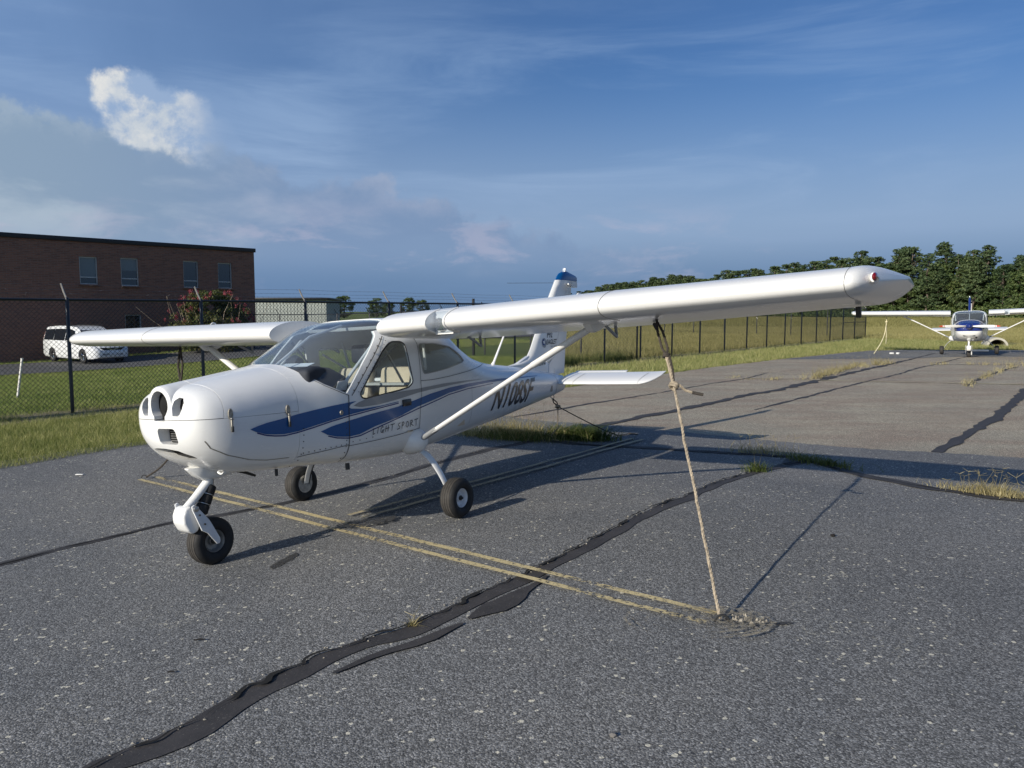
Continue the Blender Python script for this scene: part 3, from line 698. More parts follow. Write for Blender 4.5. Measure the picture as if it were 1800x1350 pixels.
# ---- surface-following strips and markings
def yv(X, Z): return np.asarray(side(X, Z))
def on(X, Z, off=.003, sg=1): return (X, sg * (float(side(X, Z)) + off), Z)
def skin_strip(name, up, lo, m, n=90, k=7, off=.003, sg=1):
    U = resample(up, n); L = resample(lo, n); V = []; F = []
    for i in range(n):
        for j in range(k):
            p = U[i] + (L[i] - U[i]) * j / (k - 1); V.append(on(p[0], p[1], off, sg))
    for i in range(n - 1):
        for j in range(k - 1): F.append((i * k + j, i * k + j + 1, (i + 1) * k + j + 1, (i + 1) * k + j))
    me = bpy.data.meshes.new(name); me.from_pydata(V, [], F); smooth(me, 60); return link(name, me, m, AIR)
def skin_line(name, pts, wd, m, off=.0035, sg=1, n=None):
    p = np.array(pts, float); L = np.linalg.norm(np.diff(p, axis=0), axis=1).sum(); n = n or max(8, int(L / .02)); q = resample(pts, n)
    t = np.gradient(q, axis=0); t /= np.linalg.norm(t, axis=1)[:, None]; nn = np.stack([-t[:, 1], t[:, 0]], 1) * wd / 2
    return skin_strip(name, q + nn, q - nn, m, n, 2, off, sg)
A_UP = [(1.613, 0.888), (1.57, 0.9), (1.481, 0.915), (1.376, 0.924), (1.233, 0.941), (1.103, 0.953), (0.943, 0.967), (0.789, 0.975)]
A_LO = [(1.613, 0.888), (1.572, 0.868), (1.499, 0.844), (1.428, 0.833), (1.35, 0.824), (1.241, 0.828), (1.112, 0.846), (0.952, 0.869), (0.797, 0.889)]
A_N1 = [(0.789, 0.975), (.755, .977), (0.718, 0.977)]; A_N2 = [(0.791, 0.940), (.775, .960), (0.718, 0.9765)]
A2_UP = [(0.791, 0.940), (0.771, 0.929), (0.661, 0.917), (0.482, 0.919), (0.269, 0.931)]; A2_LO = [(0.797, 0.889), (0.634, 0.901), (0.482, 0.912), (0.269, 0.927)]
A_PIN = [(1.564, 0.86), (1.499, 0.837), (1.428, 0.823), (1.35, 0.814), (1.242, 0.82), (1.113, 0.836), (0.953, 0.861), (0.798, 0.879), (0.587, 0.896), (0.27, 0.918)]
B_UP = [(1.048, 0.802), (0.955, 0.826), (0.8, 0.847), (0.637, 0.864), (0.486, 0.877), (0.272, 0.892), (0.133, 0.913), (-0.001, 0.932), (-0.139, 0.951), (-0.447, 0.976), (-0.819, 0.981), (-1.276, 0.973), (-1.614, 0.967), (-2.772, 0.917)]
B_LO = [(1.048, 0.802), (0.996, 0.774), (0.914, 0.749), (0.806, 0.734), (0.697, 0.739), (0.549, 0.774), (0.279, 0.814), (0.044, 0.868), (-0.133, 0.891), (-0.441, 0.933), (-0.814, 0.951), (-1.257, 0.952), (-1.778, 0.941), (-2.761, 0.911)]
B_PIN = [(0.987, 0.763), (0.913, 0.74), (0.806, 0.724), (0.697, 0.727), (0.549, 0.757), (0.28, 0.806), (0.045, 0.85), (-0.44, 0.919), (-0.812, 0.936), (-1.431, 0.934)]
G_UP = [(0.748, 0.947), (0.70, .966), (0.614, 0.983), (0.405, 1.001), (0.029, 1.007), (-0.345, 1.018), (-0.823, 1.011), (-1.167, 0.996)]
G_LO = [(0.748, 0.947), (0.683, 0.93), (0.481, 0.931), (0.267, 0.949), (0.033, 0.975), (-0.145, 0.985), (-0.565, 0.997), (-1.166, 0.994)]
for sg in (1, -1):
    skin_strip('blue_stripe', A_UP, A_LO, M['blue'], sg=sg); skin_strip('blue_stripe', A_N1, A_N2, M['blue'], 12, 4, sg=sg)
    skin_strip('blue_stripe', A2_UP, A2_LO, M['blue'], 50, 4, sg=sg); skin_line('pinstripe', A_PIN, .008, M['navy'], sg=sg)
    skin_strip('blue_stripe', B_UP, B_LO, M['blue'], 130, 7, sg=sg); skin_line('pinstripe', B_PIN, .008, M['navy'], sg=sg)
    skin_strip('grey_stripe', G_UP, G_LO, M['greystripe'], 70, 6, sg=sg)
    skin_line('panel_seam', [(0.788, 1.03), (0.80, 0.84), (0.80, 0.66), (.80, .55)], .007, M['seam'], .0045, sg)
    skin_line('panel_seam', [(0.019, 1.41), (-0.012, 1.361), (-0.017, 1.148), (-0.02, 0.966), (0.007, 0.855), (0.026, 0.698)], .005, M['seam'], .0045, sg)
    skin_line('panel_seam', [(0.801, 0.668), (0.533, 0.67), (0.28, 0.678), (0.018, 0.697)], .004, M['seam'], .0045, sg)
    skin_line('panel_seam', [(-1.402, 1.128), (-0.812, 1.088), (-0.469, 1.071), (-0.193, 1.062), (-0.015, 1.066)], .004, M['seam'], .0045, sg)
    skin_line('panel_seam', [(1.215, .65), (1.007, .662), (.802, .676)], .004, M['seam'], .0045, sg)
    skin_line('panel_seam', [(-.9, .62), (-.9, .95)], .003, M['seam'], .0045, sg)
    skin_line('door_window_seal', DOORWIN + [DOORWIN[0]], .012, M['black'], .0025, sg)
    skin_line('rear_window_seal', REARWIN + [REARWIN[0]], .008, M['cabin'], .0025, sg)
    # door leading-edge gap beside the windscreen
    skin_line('door_gap', [(.758, 1.02), (.568, 1.215), (.345, 1.432)], .006, M['seam'], .0045, sg)
    skin_line('windscreen_trim', [(1.109, 1.250), (1.082, 1.178), (.97, 1.106), (.85, 1.050), (.79, 1.026)], .004, M['seam'], .0045, sg)
    riv = MB()
    def rivet(X, Z, r=.0045):
        p = on(X, Z, .003, sg); riv.lathe([(r, 0), (r * .7, .003 * sg)], 6, 'y', p)
    for t in np.linspace(0, 1, 9):
        rivet(1.175 - .35 * t, .672 + .012 * t); 
    for t in np.linspace(0, 1, 4): rivet(.765 - .2 * t, .693 + .006 * t)
    for z in np.linspace(.58, .84, 7): rivet(.825, z); rivet(1.19, z)
    for t in np.linspace(.03, .95, 8): rivet(.745 - .385 * t, 1.045 + .385 * t, .006)
    for t in np.linspace(.03, .95, 14): rivet(.70 - .385 * t, 1.03 + .385 * t, .0035)
    o = riv.build('rivets', M['darksteel'], AIR, sm=False); o['kind'] = 'stuff'
    # door handle, fuel cap, static vent
    MB().box(on(.175, .913, .006, sg), (.105, .012, .052)).build('door_handle', M['black'], AIR, bevel=.005)
    MB().lathe([(.018, 0), (.016, .004 * sg)], 16, 'y', on(.863, .911, .003, sg)).build('static_port', M['galv'], AIR)
    MB().box(on(-3.217, .728, .003, sg), (.05, .004, .07)).build('access_plate', M['galv'], AIR)

# ---- lettering
def text_mesh(body, bold=.0):
    cu = bpy.data.curves.new('t', 'FONT'); cu.body = body; cu.size = 1; cu.offset = bold; cu.resolution_u = 3
    o = bpy.data.objects.new('t', cu); COL.objects.link(o); dg = bpy.context.evaluated_depsgraph_get(); dg.update()
    me = bpy.data.meshes.new_from_object(o.evaluated_get(dg)); bpy.data.objects.remove(o); bpy.data.curves.remove(cu)
    bm = bmesh.new(); bm.from_mesh(me); bmesh.ops.triangulate(bm, faces=bm.faces); 
    bmesh.ops.remove_doubles(bm, verts=bm.verts, dist=1e-5)
    bmesh.ops.subdivide_edges(bm, edges=[e for e in bm.edges if e.calc_length() > .25], cuts=2); bmesh.ops.triangulate(bm, faces=bm.faces)
    bm.to_mesh(me); bm.free()
    v = np.array([x.co[:] for x in me.vertices]); a, c = v.min(0), v.max(0); v[:, 0] = (v[:, 0] - a[0]) / (c[0] - a[0]); v[:, 1] = (v[:, 1] - a[1]) / (c[1] - a[1])
    return me, v
def quad_text(name, body, quad, m, place, bold=0):
    """quad: bottom-left, bottom-right, top-right, top-left in (X, Z); place turns (X, Z) into a point"""
    me, v = text_mesh(body, bold); q = np.array(quad, float)
    u, t = v[:, :1], v[:, 1:2]
    P = q[0] * (1 - u) * (1 - t) + q[1] * u * (1 - t) + q[2] * u * t + q[3] * (1 - u) * t
    for x, p in zip(me.vertices, P): x.co = place(*p)
    me.name = name; return link(name, me, m, AIR)
REG = [(-1.385, .672), (-2.475, .655), (-2.675, .908), (-1.55, .893)]
quad_text('registration_lettering', 'N108SF', REG, M['black'], lambda X, Z: on(X, Z, .004), .018)
quad_text('registration_lettering', 'N108SF', [(-2.475, .66), (-1.385, .66), (-1.50, .90), (-2.60, .90)], M['black'], lambda X, Z: on(X, Z, .004, -1), .018)
# hand-drawn capitals for LIGHT SPORT
STROKES = {'L': [[(0, 1), (.05, .35), (0, 0), (.62, .12)]], 'I': [[(.2, .9), (.12, 0)]], 'G': [[(.75, .78), (.45, .95), (.1, .6), (.15, .15), (.5, 0), (.75, .3), (.45, .38)], [(.45, .38), (.95, .38)], [(.75, .38), (.72, -.12)]],
           'H': [[(.15, .95), (.08, 0)], [(.75, 1), (.68, 0)], [(0, .5), (.95, .55)]], 'T': [[(0, .92), (1, 1)], [(.5, .95), (.42, 0)]],
           'S': [[(.8, .95), (.35, .85), (.3, .62), (.75, .35), (.6, .08), (0, .03)]], 'P': [[(.2, .9), (.1, 0)], [(.05, .9), (.6, .98), (.75, .72), (.5, .5), (.15, .42)]],
           'O': [[(.45, .92), (.12, .6), (.2, .15), (.55, .03), (.85, .4), (.75, .8), (.45, .92)]], 'R': [[(.2, .9), (.12, 0)], [(.05, .9), (.6, .98), (.72, .74), (.18, .48), (.95, .05)]]}
ls = MB(); LSQ = np.array([(0.567, 0.718), (0.035, 0.722), (0.035, 0.774), (0.557, 0.765)])
def lsplace(u, t):
    p = LSQ[0] * (1 - u) * (1 - t) + LSQ[1] * u * (1 - t) + LSQ[2] * u * t + LSQ[3] * (1 - u) * t; return on(p[0], p[1], .004)
wds = [('L', .085), ('I', .06), ('G', .10), ('H', .105), ('T', .105), (' ', .045), ('S', .10), ('P', .09), ('O', .10), ('R', .105), ('T', .105)]
tot = sum(k for _, k in wds); u0 = 0
for ch, wd in wds:
    for stroke in STROKES.get(ch, []):
        q = resample(stroke, 14); q = np.stack([(u0 + q[:, 0] * wd * .84) / tot, q[:, 1]], 1)
        a = np.array([lsplace(*p) for p in q]); t = np.gradient(a, axis=0); t /= np.linalg.norm(t, axis=1)[:, None] + 1e-9
        nn = np.stack([-t[:, 2], 0 * t[:, 0], t[:, 0]], 1) * .0028
        V = np.r_[a + nn, a - nn]; k = len(a); ls.add(V, [(i, i + 1, k + i + 1, k + i) for i in range(k - 1)])
    u0 += wd
ls.build('side_lettering', M['black'], AIR, sm=False)
MB().box(on(.14, .688, .003), (.07, .003, .014)).build('placard', M['beige'], AIR, sm=False)

# ---- cowling: solid, with pockets cut into it
xs_c = np.r_[XF + .0015, np.linspace(1.25, 1.7, 22), np.linspace(1.72, 1.90, 18), 1.915, 1.925, 1.935, 1.942, 1.948, 1.953, 1.957]
cowl = body_mesh(xs_c, 0, 96).build('tmp', M['white'], AIR, ang=50)
ring = MB(); V = []
prof = [(1.20, .06, 1.06), (1.35, .095, 1.150), (1.5, .108, 1.128), (1.65, .113, 1.108), (1.8, .115, 1.090), (1.90, .1155, 1.078), (1.942, .1155, 1.073), (1.951, .112, 1.072), (1.954, .106, 1.072)]
n = 48
for X, r, zc in prof: V += [(X, r * math.cos(6.28319 * j / n), zc + r * math.sin(6.28319 * j / n)) for j in range(n)]
F = [(i * n + j, i * n + (j + 1) % n, (i + 1) * n + (j + 1) % n, (i + 1) * n + j) for i in range(len(prof) - 1) for j in range(n)] + [tuple(range(n)), tuple((len(prof) - 1) * n + j for j in reversed(range(n)))]
ringo = ring.add(V, F).build('tmp', M['white'], AIR)
boolean(cowl, ringo, 'UNION'); trash(ringo)
def rpoly(cx, cz, w_, h, r, n=5, skew=0):
    out = []
    for sx, sz, a0 in ((1, 1, 0), (-1, 1, 90), (-1, -1, 180), (1, -1, 270)):
        for i in range(n):
            a = R(a0 + 90 * i / (n - 1)); x = sx * (w_ / 2 - r) + r * math.cos(a); z = sz * (h / 2 - r) + r * math.sin(a); out.append((cx + x + skew * z, cz + z))
    return out
key = [(.084 * math.cos(a), 1.072 + .088 * math.sin(a)) for a in np.linspace(R(-50), R(230), 34)] + [(-.052, .99), (-.052, .976), (.052, .976), (.052, .99)]
inl = [(.122, 1.008), (.118, 1.06), (.13, 1.10), (.158, 1.118), (.188, 1.112), (.205, 1.085), (.200, 1.05), (.182, 1.018), (.165, 1.006)]
RAD = rpoly(.055, .882, .165, .098, .028, skew=-.12)
OIL = [(-.16, .792), (-.10, .800), (0, .803), (.10, .790), (.17, .755), (.185, .738), (.16, .728), (.05, .727), (-.06, .742), (-.13, .765)]
cc = [prism_obj(key, 'x', 1.70, 2.2), prism_obj(inl, 'x', 1.78, 2.2), prism_obj([(-y, z) for y, z in inl[::-1]], 'x', 1.78, 2.2), prism_obj(RAD, 'x', 1.845, 2.2), prism_obj(OIL, 'x', 1.70, 2.2)]
boolean(cowl, cc); trash(*cc)
# split along the parting lines with real gaps
def boxo(x0, x1, z0, z1, tilt=0):
    return prism_obj([(x0, z0), (x1, z0 + tilt), (x1, z1), (x0, z1)], 'y', -1, 1)
lower = clone(cowl, 'lower_cowl'); k = prism_obj([(1.0, .2), (2.3, .2), (2.3, .9925), (1.0, .951)], 'y', -1, 1); boolean(lower, k, 'INTERSECT'); trash(k)
upn = clone(cowl, 'nose_cowl'); k = prism_obj([(1.784, .980), (2.3, .9955), (2.3, 1.5), (1.744, 1.5)], 'y', -1, 1); boolean(upn, k, 'INTERSECT'); trash(k)
up = clone(cowl, 'upper_cowl'); k = prism_obj([(1.0, .954), (1.780, .977), (1.740, 1.5), (1.0, 1.5)], 'y', -1, 1); boolean(up, k, 'INTERSECT'); trash(k)
trash(cowl)
for o in (lower, upn, up): smooth(o.data, 36)
# black plugs stand in for the shade inside the openings; radiator fins
MB().prism(key, 'x', 1.705, 1.898).build('engine_bay_shade', M['hole'], lower, sm=False)
MB().lathe([(.040, 0), (.040, .012), (.022, .02)], 16, 'x', (1.898, -.01, 1.07)).build('gearbox_flange', M['hole'], lower)
for sg in (1, -1): MB().prism([(sg * y, z) for y, z in inl], 'x', 1.785, 1.893).build('air_inlet_shade', M['hole'], upn, sm=False)
MB().prism(RAD, 'x', 1.848, 1.872).build('radiator', M['hole'], lower, sm=False)
for i in range(6): MB().box((1.876, .06, .846 + i * .0145), (.010, .13, .0045)).build('radiator_fin', M['steel'], lower, sm=False)
MB().prism(OIL, 'x', 1.702, 1.80).build('oil_inlet_shade', M['hole'], lower, sm=False)
CURV = [(1.88, .85), (1.84, .80), (1.739, 0.745), (1.582, 0.691), (1.451, 0.668), (1.277, 0.657)]
for sg in (1, -1): skin_line('cowl_crease', CURV, .005, M['latch'], .0015, sg)
# latches
for X, Z in ((1.744, .972), (1.313, .950)):
    for sg in (1, -1):
        p = on(X, Z, .004, sg)
        a = MB(); el = [(p[0] + .017 * math.cos(t), p[2] + .028 + .034 * math.sin(t)) for t in np.linspace(0, 6.283, 17)[:-1]]
        a.prism(el, 'y', p[1] - .003, p[1] + .005 * sg)
        lo = a.build('cowl_latch', M['latch'], AIR, sm=False)
        MB().box((p[0], p[1] + .008 * sg, p[2] - .045), (.013, .012, .075)).build('latch_lever', M['latch'], lo, bevel=.003)
        MB().box((p[0], p[1] + .012 * sg, p[2] - .002), (.020, .010, .014)).build('latch_hook', M['steel'], lo, bevel=.002)
        MB().box((p[0], p[1] + .012 * sg, p[2] - .065), (.0155, .010, .035)).build('latch_slot', M['darksteel'], lo, bevel=.002)
# chin fairing over the nose gear, exhaust stub, drain, belly mast
ch = MB(); V = []; n = 20
for X, wv_, h in ((1.79, .02, -.01), (1.745, .05, .035), (1.69, .062, .070), (1.58, .066, .085), (1.44, .062, .070), (1.28, .045, .02)):
    zt = .675
    V += [(X, wv_ * math.copysign(abs(math.cos(q)) ** .6, math.cos(q)), (zt - .02 if math.sin(q) > 0 else zt - .02 + math.sin(q) * (h + .02) * 1.0)) for q in np.linspace(0, 2 * math.pi, n + 1)[:-1]]
F = [(i * n + j, i * n + (j + 1) % n, (i + 1) * n + (j + 1) % n, (i + 1) * n + j) for i in range(5) for j in range(n)] + [tuple(range(n)), tuple(5 * n + j for j in reversed(range(n)))]
ch.add(V, F).build('nose_gear_fairing', M['white'], AIR, ang=45)
ex = MB().lathe([(.018, -.11), (.034, -.04), (.036, .03), (.033, .035), (.025, .03), (.024, -.05)], 20, 'x', (1.585, .105, .625)).build('exhaust_fairing', M['white'], AIR)
MB().lathe([(.024, 0), (.024, .004)], 16, 'x', (1.575, .105, .625)).build('exhaust_bore_shade', M['hole'], ex, sm=False)  # black disc painted as the shaded inside of the pipe
MB().tube([(1.40, -.02, .575), (1.31, -.02, .545), (1.22, -.02, .505)], [.010, .011, .009], 8).build('exhaust_pipe', M['darksteel'], AIR)
MB().tube([(1.28, .25, .575), (1.28, .25, .53)], .011, 8).build('drain_stub', M['darksteel'], AIR)
MB().tube([(.74, .40, .53), (.74, .40, .485)], .016, 8).build('fuel_drain', M['darksteel'], AIR)

# ---- cabin
MB().box((.20, 0, .575), (1.3, .74, .02)).build('cabin_floor', M['dash'], AIR, sm=False)
dash = MB(); dash.prism([(1.10, .90), (1.10, 1.225), (1.00, 1.245), (.84, 1.225), (.70, 1.16), (.66, 1.12), (.66, .90)], 'y', -.405, .405)
dash.build('instrument_panel', M['dash'], AIR, bevel=.035, seg=4)
MB().box((.75, 0, 1.205), (.16, .34, .06)).build('instrument_hood', M['dash'], AIR, bevel=.028, seg=3)
MB().box((.84, .02, 1.238), (.17, .30, .004), Matrix.Rotation(R(14), 3, 'Y')).build('map_sheet', M['paper'], AIR, sm=False)
MB().box((.80, .448, 1.095), (.11, .003, .075), Matrix.Rotation(R(-24), 3, 'X')).build('dash_card', M['paper'], AIR, sm=False)
for y in (.23, -.23):
    s_ = MB().box((.12, y, .70), (.46, .36, .10)).build('seat', M['beige'], AIR, bevel=.03)
    MB().box((-.13, y, .93), (.10, .36, .50), Matrix.Rotation(R(-14), 3, 'Y')).build('backrest', M['beige'], s_, bevel=.04)
MB().box((-.235, -.2, 1.29), (.07, .22, .16)).build('headrest', M['dash'], AIR, bevel=.03)
# far side lining with pocket, lit through the windows
MB().prism([(.60, .62), (.60, .93), (.50, 1.02), (.40, .97), (.36, .97), (.33, 1.06), (.02, 1.08), (.0, .62)], 'y', -.47, -.45).build('side_panel', M['beige'], AIR, bevel=.012)
MB().prism([(-.02, .62), (-.02, 1.105), (-.75, 1.115), (-.75, .62)], 'y', -.46, -.44).build('rear_side_panel', M['beige'], AIR, bevel=.012)
MB().prism([(-.04, .62), (-.04, 1.10), (-.78, 1.12), (-.78, .62)], 'y', .44, .46).build('rear_side_panel', M['beige'], AIR, bevel=.012)
MB().lathe([(.042, 0), (.042, .02), (.028, .022), (.028, 0)], 20, 'y', (.445, -.448, .965)).build('speaker_grille', M['steel'], AIR)
MB().box((.16, -.446, 1.03), (.17, .008, .09)).build('map_pocket', M['dash'], AIR, bevel=.003)
MB().box((.15, -.438, 1.045), (.13, .004, .07)).build('chart', M['paper'], AIR, sm=False)
MB().lathe([(.075, 0), (.075, .03), (.055, .045), (.05, .03)], 24, 'x', (.60, .36, 1.01)).build('control_hub', M['beige'], AIR)
MB().tube([(.66, .36, 1.02), (.56, .36, 1.08), (.52, .36, 1.11)], .012, 8).build('control_yoke', M['cabin'], AIR)
st_ = MB(); st_.tube([(.55, .30, 1.00), (.33, .33, 1.16), (.05, .38, 1.36)], .032, 8, flat=.12, up=(1, .2, -.6)).build('seat_belt', M['strap'], AIR)
for sg in (1, -1):
    MB().tube([(-.05, .49 * sg, 1.30), (-.28, .40 * sg, 1.15)], .010, 8).build('cabin_tube', M['white_clean'], AIR)
    MB().tube([(-.24, .43 * sg, 1.40), (-.31, .40 * sg, 1.14)], .011, 8).build('cabin_tube', M['white_clean'], AIR)
    MB().tube([(.80, .42 * sg, 1.06), (.60, .40 * sg, 1.20), (.30, .40 * sg, 1.43)], .012, 8).build('windscreen_tube', M['white_clean'], AIR)
    MB().tube([(.05, .42 * sg, 1.06), (.36, .45 * sg, 1.42)], .010, 8).build('cabin_tube', M['steel'], AIR)
MB().tube([(1.02, 0, 1.235), (.62, 0, 1.45), (.25, 0, 1.53)], .011, 8).build('windscreen_tube', M['white_clean'], AIR)
MB().box((.05, 0, 1.50), (.30, .84, .03)).build('roof_beam', M['cabin'], AIR, bevel=.01)
ps = MB(); ps.lathe([(.0, -.07), (.05, -.06), (.07, 0), (.05, .05), (.0, .06)], 14, 'y', (.55, -.24, 1.25)).build('dash_compass', M['dash'], AIR)
MB().box((-.35, 0, 1.04), (.60, .84, .02)).build('luggage_shelf', M['cabin'], AIR, sm=False)
MB().box((-.28, -.15, 1.068), (.22, .30, .03), Matrix.Rotation(R(8), 3, 'Z')).build('folded_cover', M['paper'], AIR, bevel=.012)

# ---- wings
def foil(n=26):
    """closed outline: list of (x from LE 0..1, z) starting at the TE over the top"""
    b_ = np.linspace(0, math.pi, n); x = (1 - np.cos(b_)) / 2; t = .137
    yt = 5 * t * (.2969 * np.sqrt(x) - .126 * x - .3516 * x ** 2 + .2843 * x ** 3 - .1036 * x ** 4)
    m_, p_ = .034, .38; yc = np.where(x < p_, m_ / p_ ** 2 * (2 * p_ * x - x * x), m_ / (1 - p_) ** 2 * (1 - 2 * p_ + 2 * p_ * x - x * x))
    return np.r_[x[::-1], x[1:-1]], np.r_[(yc + yt)[::-1], (yc - yt)[1:-1]]
FXc, FZc = foil()
INC = R(4.6)
def le(Y): return .510 if Y < 2.3 else .510 - .055 * (Y - 2.3) / 1.41
def te(Y): return -.92 if Y < 2.3 else -.92 + .10 * (Y - 2.3) / 1.41
def zle(Y): return 1.487 + .0245 * (Y - .56)
def wsec(Y, sg, XL=None, XT=None, th=1.0, dz=0.0, tipup=0.0):
    XL = le(Y) if XL is None else XL; XT = te(Y) if XT is None else XT; c = XL - XT; out = []
    for x, z in zip(FXc, FZc):
        zz = z * c * th
        if tipup and z < .03: zz = zz * (1 - tipup)
        X = XL - c * x * math.cos(INC) + 0; out.append((X, sg * Y, zle(Y) + zz - c * x * math.sin(INC) + dz))
    return out
def loft(secs, caps=True):
    n = len(secs[0]); V = [p for s in secs for p in s]; k = len(secs)
    F = [(i * n + j, i * n + (j + 1) % n, (i + 1) * n + (j + 1) % n, (i + 1) * n + j) for i in range(k - 1) for j in range(n)]
    if caps: F += [tuple(range(n)), tuple((k - 1) * n + j for j in reversed(range(n)))]
    return MB().add(V, F)
for sg in (1, -1):
    full = loft([wsec(Y, sg) for Y in np.r_[.552, np.linspace(.7, 2.3, 9), np.linspace(2.45, 3.71, 8)]]).build('tmp', M['white_clean'], AIR, ang=30)
    # control surfaces are cut off the back with a real gap
    def part(name, y0, y1, x0, x1):
        k = prism_obj([(x0, y0), (x1, y0), (x1, y1), (x0, y1)], 'z', 1, 2.2) if sg > 0 else prism_obj([(x0, -y1), (x1, -y1), (x1, -y0), (x0, -y0)], 'z', 1, 2.2)
        o = clone(full, name); boolean(o, k, 'INTERSECT'); trash(k); smooth(o.data, 30); return o
    wing = clone(full, 'wing')
    cut = [prism_obj([(-1.4, sg * .42), (-.577, sg * .42), (-.577, sg * 3.70), (-1.4, sg * 3.70)][::1 if sg > 0 else -1], 'z', 1, 2.2)]
    if sg > 0: cut.append(prism_obj([(.38, 1.005), (.8, 1.005), (.8, 1.165), (.38, 1.165)], 'z', 1, 2.2))
    boolean(wing, cut); trash(*cut); smooth(wing.data, 30)
    part('flap', .60, 2.26, -1.4, -.583); part('aileron', 2.27, 3.695, -1.4, -.583)
    if sg > 0:
        ln = part('landing_light_lens', 1.008, 1.162, .383, .8); ln.data.materials.clear(); ln.data.materials.append(M['lens'])
        # make the lens hollow by keeping its skin only
        bm = bmesh.new(); bm.from_mesh(ln.data); bmesh.ops.delete(bm, geom=[f for f in bm.faces if f.normal.x < -.9 or abs(f.normal.y) > .9], context='FACES'); bm.to_mesh(ln.data); bm.free()
        MB().box((.387, 1.085, 1.485), (.006, .15, .13)).build('landing_light_backing', M['white_clean'], ln, sm=False)
        MB().lathe([(.045, .03), (.03, .0)], 20, 'x', (.392, 1.07, 1.49)).build('landing_lamp', M['chrome'], ln)
        for y_ in (1.005, 1.165):   # rolled lips each side of the lens
            pts = [p for p in wsec(y_, sg) if p[0] > .31]
            MB().tube([(p[0] + .004, p[1], p[2]) for p in pts], .008, 6).build('lens_trim', M['white_clean'], wing)
    trash(full)
    # tip cap: the nose curves back to a point at the trailing edge, the underside sweeps up to a flat top
    secs = []
    for t in np.r_[0, .10, .22, .34, .46, .57, .67, .76, .84, .90, .95, .985]:
        Y = 3.714 + .322 * t; XL = le(3.71) - .98 * t ** 2.5; XT = te(3.71) - .05 * t ** 2
        secs.append(wsec(Y, sg, XL, XT, 1 - .30 * t ** 3, .018 * t + .010 * t ** 2.5, .62 * t ** 1.6))
    tip = loft(secs).build('wing_tip', M['white_clean'], AIR, ang=50)
    # navigation light
    lc = M['redlens'] if sg > 0 else plain('green_light_lens', (.005, .12, .03), .08, coat=1)
    P0 = Vector((.275, sg * 3.900, 1.592))
    nb = MB(); nb.lathe([(.001, .030), (.022, .026), (.030, .010), (.032, -.015), (.030, -.06)], 18, 'x', P0).build('nav_light_base', M['white_clean'], tip)
    nl_ = MB(); nl_.lathe([(.0005, .050), (.011, .046), (.019, .033), (.023, .012), (.0235, -.004)], 18, 'x', (P0[0] + .012, P0[1] + sg * .012, P0[2] + .004)).build('nav_light', lc, tip)
    # joints in the leading-edge skin and small screws
    for Yj in (2.29, 3.712):
        pts = [p for p in wsec(Yj, sg) if p[0] > le(Yj) - .35]
        pts = [(p[0] + .0012, p[1], p[2]) for p in pts]
        MB().tube(pts, .0022, 5).build('wing_joint', M['latch'], wing)
    # flap and aileron hinge brackets under the wing
    for Yb in (.78, 1.94):
        zb_ = zle(Yb) - .10
        hb = MB(); hb.tube([(-.40, sg * Yb, zb_ - .0), (-.60, sg * Yb, zb_ - .085)], .012, 6); hb.tube([(-.585, sg * Yb, zb_ + .0), (-.60, sg * Yb, zb_ - .09)], .011, 6)
        hb.build('hinge_bracket', M['greystripe'], AIR)
    MB().tube([(-.42, sg * 2.30, zle(2.3) - .115), (-.47, sg * 2.30, zle(2.3) - .15)], .014, 6).build('hinge_bracket', M['darksteel'], AIR)
    MB().box((-.60, sg * 3.62, zle(3.6) - .14), (.05, .03, .07)).build('aileron_weight', M['darksteel'], AIR, bevel=.006)
    MB().tube([(-.02, sg * 2.454, 1.50), (-.05, sg * 2.454, 1.44)], [.02, .011], 8).build('tie_down_eye', M['darksteel'], AIR)
    # loop on top of the wing
    pts = [(-.05 + .05 * math.cos(a), sg * 1.9, zle(1.9) + .075 + .055 * math.sin(a)) for a in np.linspace(-.2, math.pi + .2, 14)]
    MB().tube(pts, .006, 6).build('fuel_vent_loop', M['white_clean'], AIR)
    # strut with its fairings
    b0, b1 = Vector((.045, sg * .565, .612)), Vector((-.05, sg * 1.985, 1.415)); mid = b0.lerp(b1, .70)
    st = MB().tube([b0, mid], .036, 14, flat=.55, up=(1, 0, 0)).build('wing_strut', M['white_clean'], AIR)
    MB().tube([mid.lerp(b0, .012), b1], .040, 14, flat=.58, up=(1, 0, 0)).build('strut_cuff', M['white_clean'], st)
    MB().tube([b0.lerp(b1, .0), b0.lerp(b1, .11)], .037, 14, flat=.6, up=(1, 0, 0)).build('strut_cuff', M['greystripe'], st)
    br = MB(); zt_ = zle(2) - .055
    P = [(.12, zt_ + .01), (-.30, zt_ - .015), (-.14, zt_ - .075), (-.045, 1.378), (.0, 1.385)]
    br.prism(P, 'y', sg * 1.965, sg * 2.02); br.build('strut_bracket', M['white_clean'], AIR, bevel=.012)
    bf = MB(); V = []; n = 18
    for Y, rx, rz in ((.44, .125, .115), (.50, .115, .105), (.55, .092, .085), (.585, .06, .055), (.60, .02, .02)):
        V += [(.035 + rx * math.cos(q), sg * Y, .60 + rz * math.sin(q)) for q in np.linspace(0, 2 * math.pi, n + 1)[:-1]]
    bf.add(V, [(i * n + j, i * n + (j + 1) % n, (i + 1) * n + (j + 1) % n, (i + 1) * n + j) for i in range(4) for j in range(n)] + [tuple(range(n)), tuple(4 * n + j for j in reversed(range(n)))])
    bf.build('strut_root_fairing', M['white'], AIR, ang=60)

